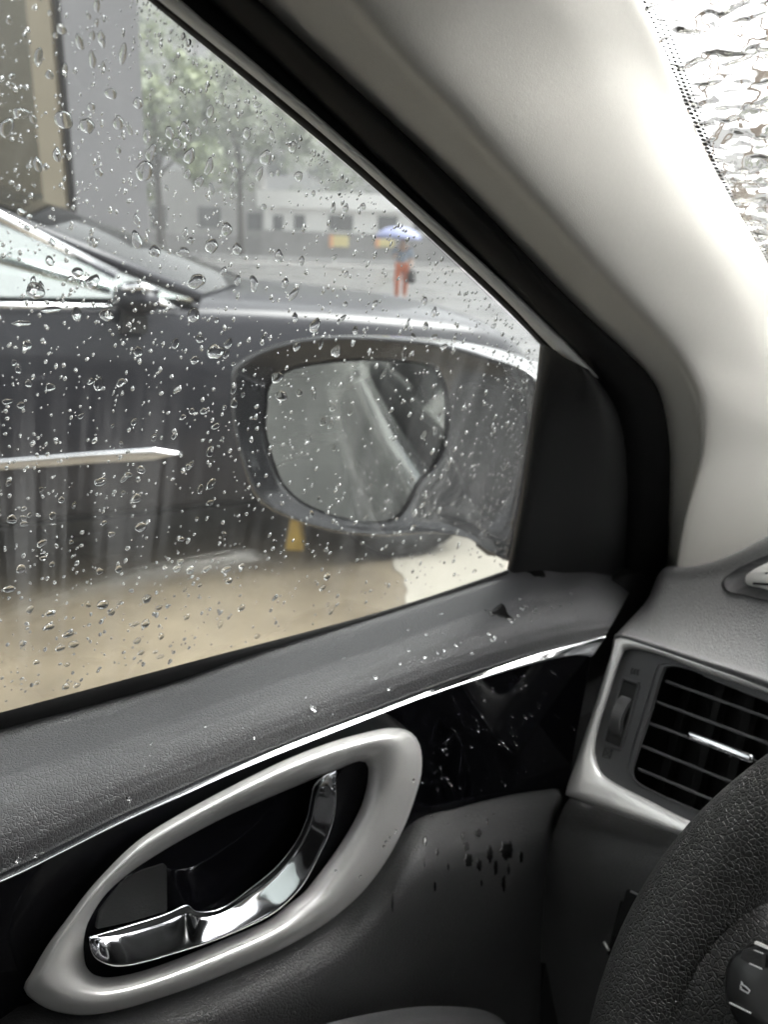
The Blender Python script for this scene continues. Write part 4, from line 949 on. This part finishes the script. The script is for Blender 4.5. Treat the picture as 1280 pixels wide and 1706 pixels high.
for k in range(500):      # fine spray close to the pillar and sail panel
    t = rd.random(); e = rd.expovariate(1/28)
    if rd.random() < .6: x, y = 236+t*657-e*.7, -10+t*585+e*.7
    else: x, y = 893-t*55-e, 580+t*365
    if inside(x, y, wpoly): s = rd.uniform(2, 5); ms_.append(dmat(x, y, s, s*rd.uniform(.9, 1.5)))
o = drop_stuff('fine_raindrops', ms_, 8, 3, 4); tag(o, 'countless fine raindrops spread over the side window', 'raindrops')

# droplets and wet patches on the door
def surf_mat(p, nrm, a, b, h, q=0):
    n_ = nrm.normalized(); ex = n_.orthogonal().normalized(); ey = n_.cross(ex); ex, ey = ex*cos(q)+ey*sin(q), ey*cos(q)-ex*sin(q)
    m = Matrix((ex*a, ey*b, n_*h)).transposed().to_4x4(); m.translation = p; return m
def on_bvh(bv, x, y):
    d = ray(x, y).normalized(); l, n_, i_, t_ = bv.ray_cast(CAM, d)
    if l is None: return None, None
    return l, (n_ if n_.dot(d) < 0 else -n_)
def pad_n(x, y): return on_bvh(BV_pad, x, y)
ms_ = []
spots = [(895, 1015, 60, 26, 26), (760, 1070, 120, 50, 22), (975, 990, 50, 40, 14), (300, 1260, 260, 60, 12), (560, 1180, 150, 40, 12)]
for cx, cy_, sx_, sy_, n_ in spots:
    for k in range(n_):
        x, y = cx+rd.gauss(0, sx_*.5), cy_+rd.gauss(0, sy_*.5)
        tx = top2; i = min(range(NPD), key=lambda i: abs(top2[i].x-x)); j = min(range(NPD), key=lambda i: abs(bot2[i].x-x))
        if not (top2[i].y+8 < y < bot2[j].y-6) or x > 1030: continue
        p, nn_ = pad_n(x, y)
        if p is None: continue
        s = rd.uniform(.0006, .0016); ms_.append(surf_mat(p, nn_, s, s*rd.uniform(.8, 1.4), s*.8, rd.random()*3))
for k in range(110):
    x, y = rd.uniform(690, 960), rd.uniform(1085, 1320)
    if y > 1372-(x-680)*.23-10 or x > 990-(y-1070)*.17 or y < 1170-(x-700)*.35: continue
    s = rd.uniform(.0003, .0008); ms_.append(surf_mat(PY(x, y, .3600+.0095*min(1, max(0, (y-1085)/260))), V((0, -1, 0)), s, s*1.2, s*.7))
for x, y in [(660, 1385), (650, 1395), (644, 1402), (640, 1410), (600, 1460), (560, 1450), (720, 1362), (747, 1372), (777, 1361), (823, 1358), (840, 1640), (690, 1300), (350, 1350), (215, 1330), (60, 1425), (30, 1432)]:
    s = rd.uniform(.0008, .0014); ms_.append(surf_mat(on_bvh(BV_low, x, y)[0] if y > 1355 and x > 690 else PY(x, y, .342), V((0, -1, .3)), s, s*1.3, s*.8))
o = drop_stuff('door_droplets', ms_, 8, 3, 8); tag(o, 'tiny water droplets scattered on the door pad and gloss trim', 'droplets')
M_wet = mat('wet_leather', (.004, .004, .004), .25)
def patch(pts, at, name, label, grp, jag=1):
    c = sum((V((x, y, 0)) for x, y in pts), V())/len(pts); C2 = cr([V((x, y, 0)) for x, y in pts], 40, True)
    r_ = random.Random(int(c.x)); C2 = [c+(p-c)*(1+jag*(r_.uniform(-.3, .3)+.25*sin(k_*.9+c.x))) for k_, p in enumerate(C2)]
    rows = []
    for k, h in ((1.03, -.0003), (1, .00025), (.6, .00035), (.02, .0004)):
        rr_ = []
        for p in C2:
            q = c+(p-c)*k; l, n_ = on_bvh(at, q.x, q.y)
            if l is None: l, n_ = on_bvh(at, c.x, c.y)
            rr_.append(l+n_*h)
        rows.append(rr_)
    o = mk(name, grid(rows, True), M_wet); tag(o, label, 'wet patch', grp); return o
pa_ = BV_pad
K5 = lambda pts: [(620+x/2.783, 860+y/2.783) for x, y in pts]
patch(K5([(522, 432), (545, 442), (568, 426), (582, 414), (598, 404), (612, 414), (624, 432), (634, 456), (658, 478), (642, 491), (615, 471), (592, 468), (574, 458), (548, 464), (540, 450)]), pa_, 'wet_patch', 'dark ragged wet patch on the door pad beside a ring of droplets', None, .12)
patch(K5([(708, 256), (728, 246), (750, 238), (778, 243), (800, 262), (803, 282), (770, 283), (745, 274), (730, 262)]), pa_, 'wet_patch', 'small dark wet patch on the door pad close to the sail panel', None, .12)
K6 = 320/1280
for i, (x, y, w_, h) in enumerate([(548, 320, 40, 60), (565, 410, 55, 90), (635, 440, 34, 80), (705, 370, 40, 110), (630, 230, 38, 50), (820, 345, 80, 130), (800, 560, 26, 110), (745, 460, 24, 110), (915, 390, 26, 80), (275, 285, 26, 60), (355, 355, 18, 50), (830, 470, 20, 60), (690, 155, 14, 50), (525, 250, 22, 50), (270, 430, 10, 70), (428, 455, 14, 50), (340, 585, 14, 70), (55, 690, 12, 120), (650, 560, 12, 40)]):
    X, Y_ = 640+x*K6, 1330+y*K6; a, b = w_*K6*.5, h*K6*.5
    patch([(X+a*cos(q), Y_+b*sin(q)) for q in [2*pi*k/10 for k in range(10)]], BV_low, 'drip_mark', 'dark water drip mark running down the lower door panel', 'drip marks on the lower door panel', .45)

# rain running over the windscreen
def ws_pt(u_, v_):
    """u along the pillar edge 0..1, v metres inboard"""
    x = u_*(len(we)-1); i = min(int(x), len(we)-2); p = we[i].lerp(we[i+1], x-i) + V((.008, .01, -.002))
    q = V((p.x+.042, -.36, p.z+.014)); d = q-p; return p + d.normalized()*v_
nu, nv = 420, 170; LV = .30
wn_ = (we[-1]-we[0]).normalized().cross(V((0, -1, 0))).normalized()
if wn_.z < 0: wn_ = -wn_
UL = (we[-1]-we[0]).length
def wh(i, j):
    x, y = i/nu*.6*UL, j/nv*LV
    wx = x + .006*noise.noise(V((x*60, y*60, 9))); wy = y + .006*noise.noise(V((x*60, y*60, 19)))
    a = noise.noise(V((wx*75, wy*38+3, 1))) + .5*noise.noise(V((wx*170+5, wy*110, 2))) + .22*noise.noise(V((wx*380, wy*300, 4)))
    a = max(0, a+.12)
    return .0008 + .0020*a**.7 if a > 0 else .0008
def wsg(i, j): return ws_pt(.6*i/nu, LV*j/nv)
v = [wsg(i, j) + wn_*(wh(i, j)+.0006) for i in range(nu+1) for j in range(nv+1)]
nb1 = nv+1; f = [(i*nb1+j, (i+1)*nb1+j, (i+1)*nb1+j+1, i*nb1+j+1) for i in range(nu) for j in range(nv)]
k = len(v); IS = list(range(0, nu+1, 6)); JS = list(range(0, nv+1, 10)); nj = len(JS)
v += [wsg(i, j) + wn_*.0006 for i in IS for j in JS]
f2 = [(k+a*nj+b, k+a*nj+b+1, k+(a+1)*nj+b+1, k+(a+1)*nj+b) for a in range(len(IS)-1) for b in range(nj-1)]
fn_ = lambda q: (v[q[1]]-v[q[0]]).cross(v[q[2]]-v[q[1]])
if fn_(f[0]).dot(wn_) < 0: f = [q[::-1] for q in f]
if fn_(f2[0]).dot(wn_) > 0: f2 = [q[::-1] for q in f2]
f = f+f2
o = mk('rain_water', (v, f), M_water); o['kind'] = 'stuff'; tag(o, 'rippled rain water running over the windscreen', 'rain water')
# frit dots along the windscreen edge
v, f = [], []
for i in range(270):
    u_ = .8*i/270
    for r_ in range(4):
        rad = (.0011, .0014, .0010, .0006)[r_]*(.75+.35*sin(i*.13+r_)); p = ws_pt(u_+(.0012 if r_ % 2 else 0), .006+.0026*r_) - wn_*.0008
        ex = V((0, -1, 0)); ey = wn_.cross(ex).normalized(); k = len(v)
        v += [p+(ex*cos(q)+ey*sin(q))*rad for q in [2*pi*t/8 for t in range(8)]]; f.append(tuple(range(k, k+8)))
o = mk('frit_dots', (v, f), M_dark, car, smooth=False); o['kind'] = 'stuff'
# brown trunk leaning over the road, seen through the windscreen
b = CAM + ray(1292, 40)*9; 
tk = empty('street_trunk', V((b.x, b.y, 0)), 'thick brown tree trunk seen through the wet windscreen', 'tree')
mk('trunk', tube([V((b.x, b.y, 0)), b+V((0, .02, -.6)), b+V((.02, 0, .4)), b+V((.1, 0, 3))], [.15, .1, .09, .07], 10), mat('brown_bark', (.16, .11, .07), .9, nscale=5, namt=.3), tk)

# ------------------------------------------------------------------ rain mist
hz_ = mk('haze', box((20, 25, 17.5), 190, 190, 37), M_dark, smooth=False); hz_['kind'] = 'stuff'; tag(hz_, 'thin rain mist in the air over the street', 'mist')
hm = bpy.data.materials.new('haze'); hm.use_nodes = True; tt = hm.node_tree; tt.nodes.clear()
pv_ = N(tt, 'ShaderNodeVolumePrincipled'); pv_.inputs['Density'].default_value = .0036; pv_.inputs['Color'].default_value = (.85, .86, .88, 1); pv_.inputs['Anisotropy'].default_value = .2
oo = N(tt, 'ShaderNodeOutputMaterial'); tt.links.new(pv_.outputs[0], oo.inputs['Volume']); hz_.data.materials[0] = hm
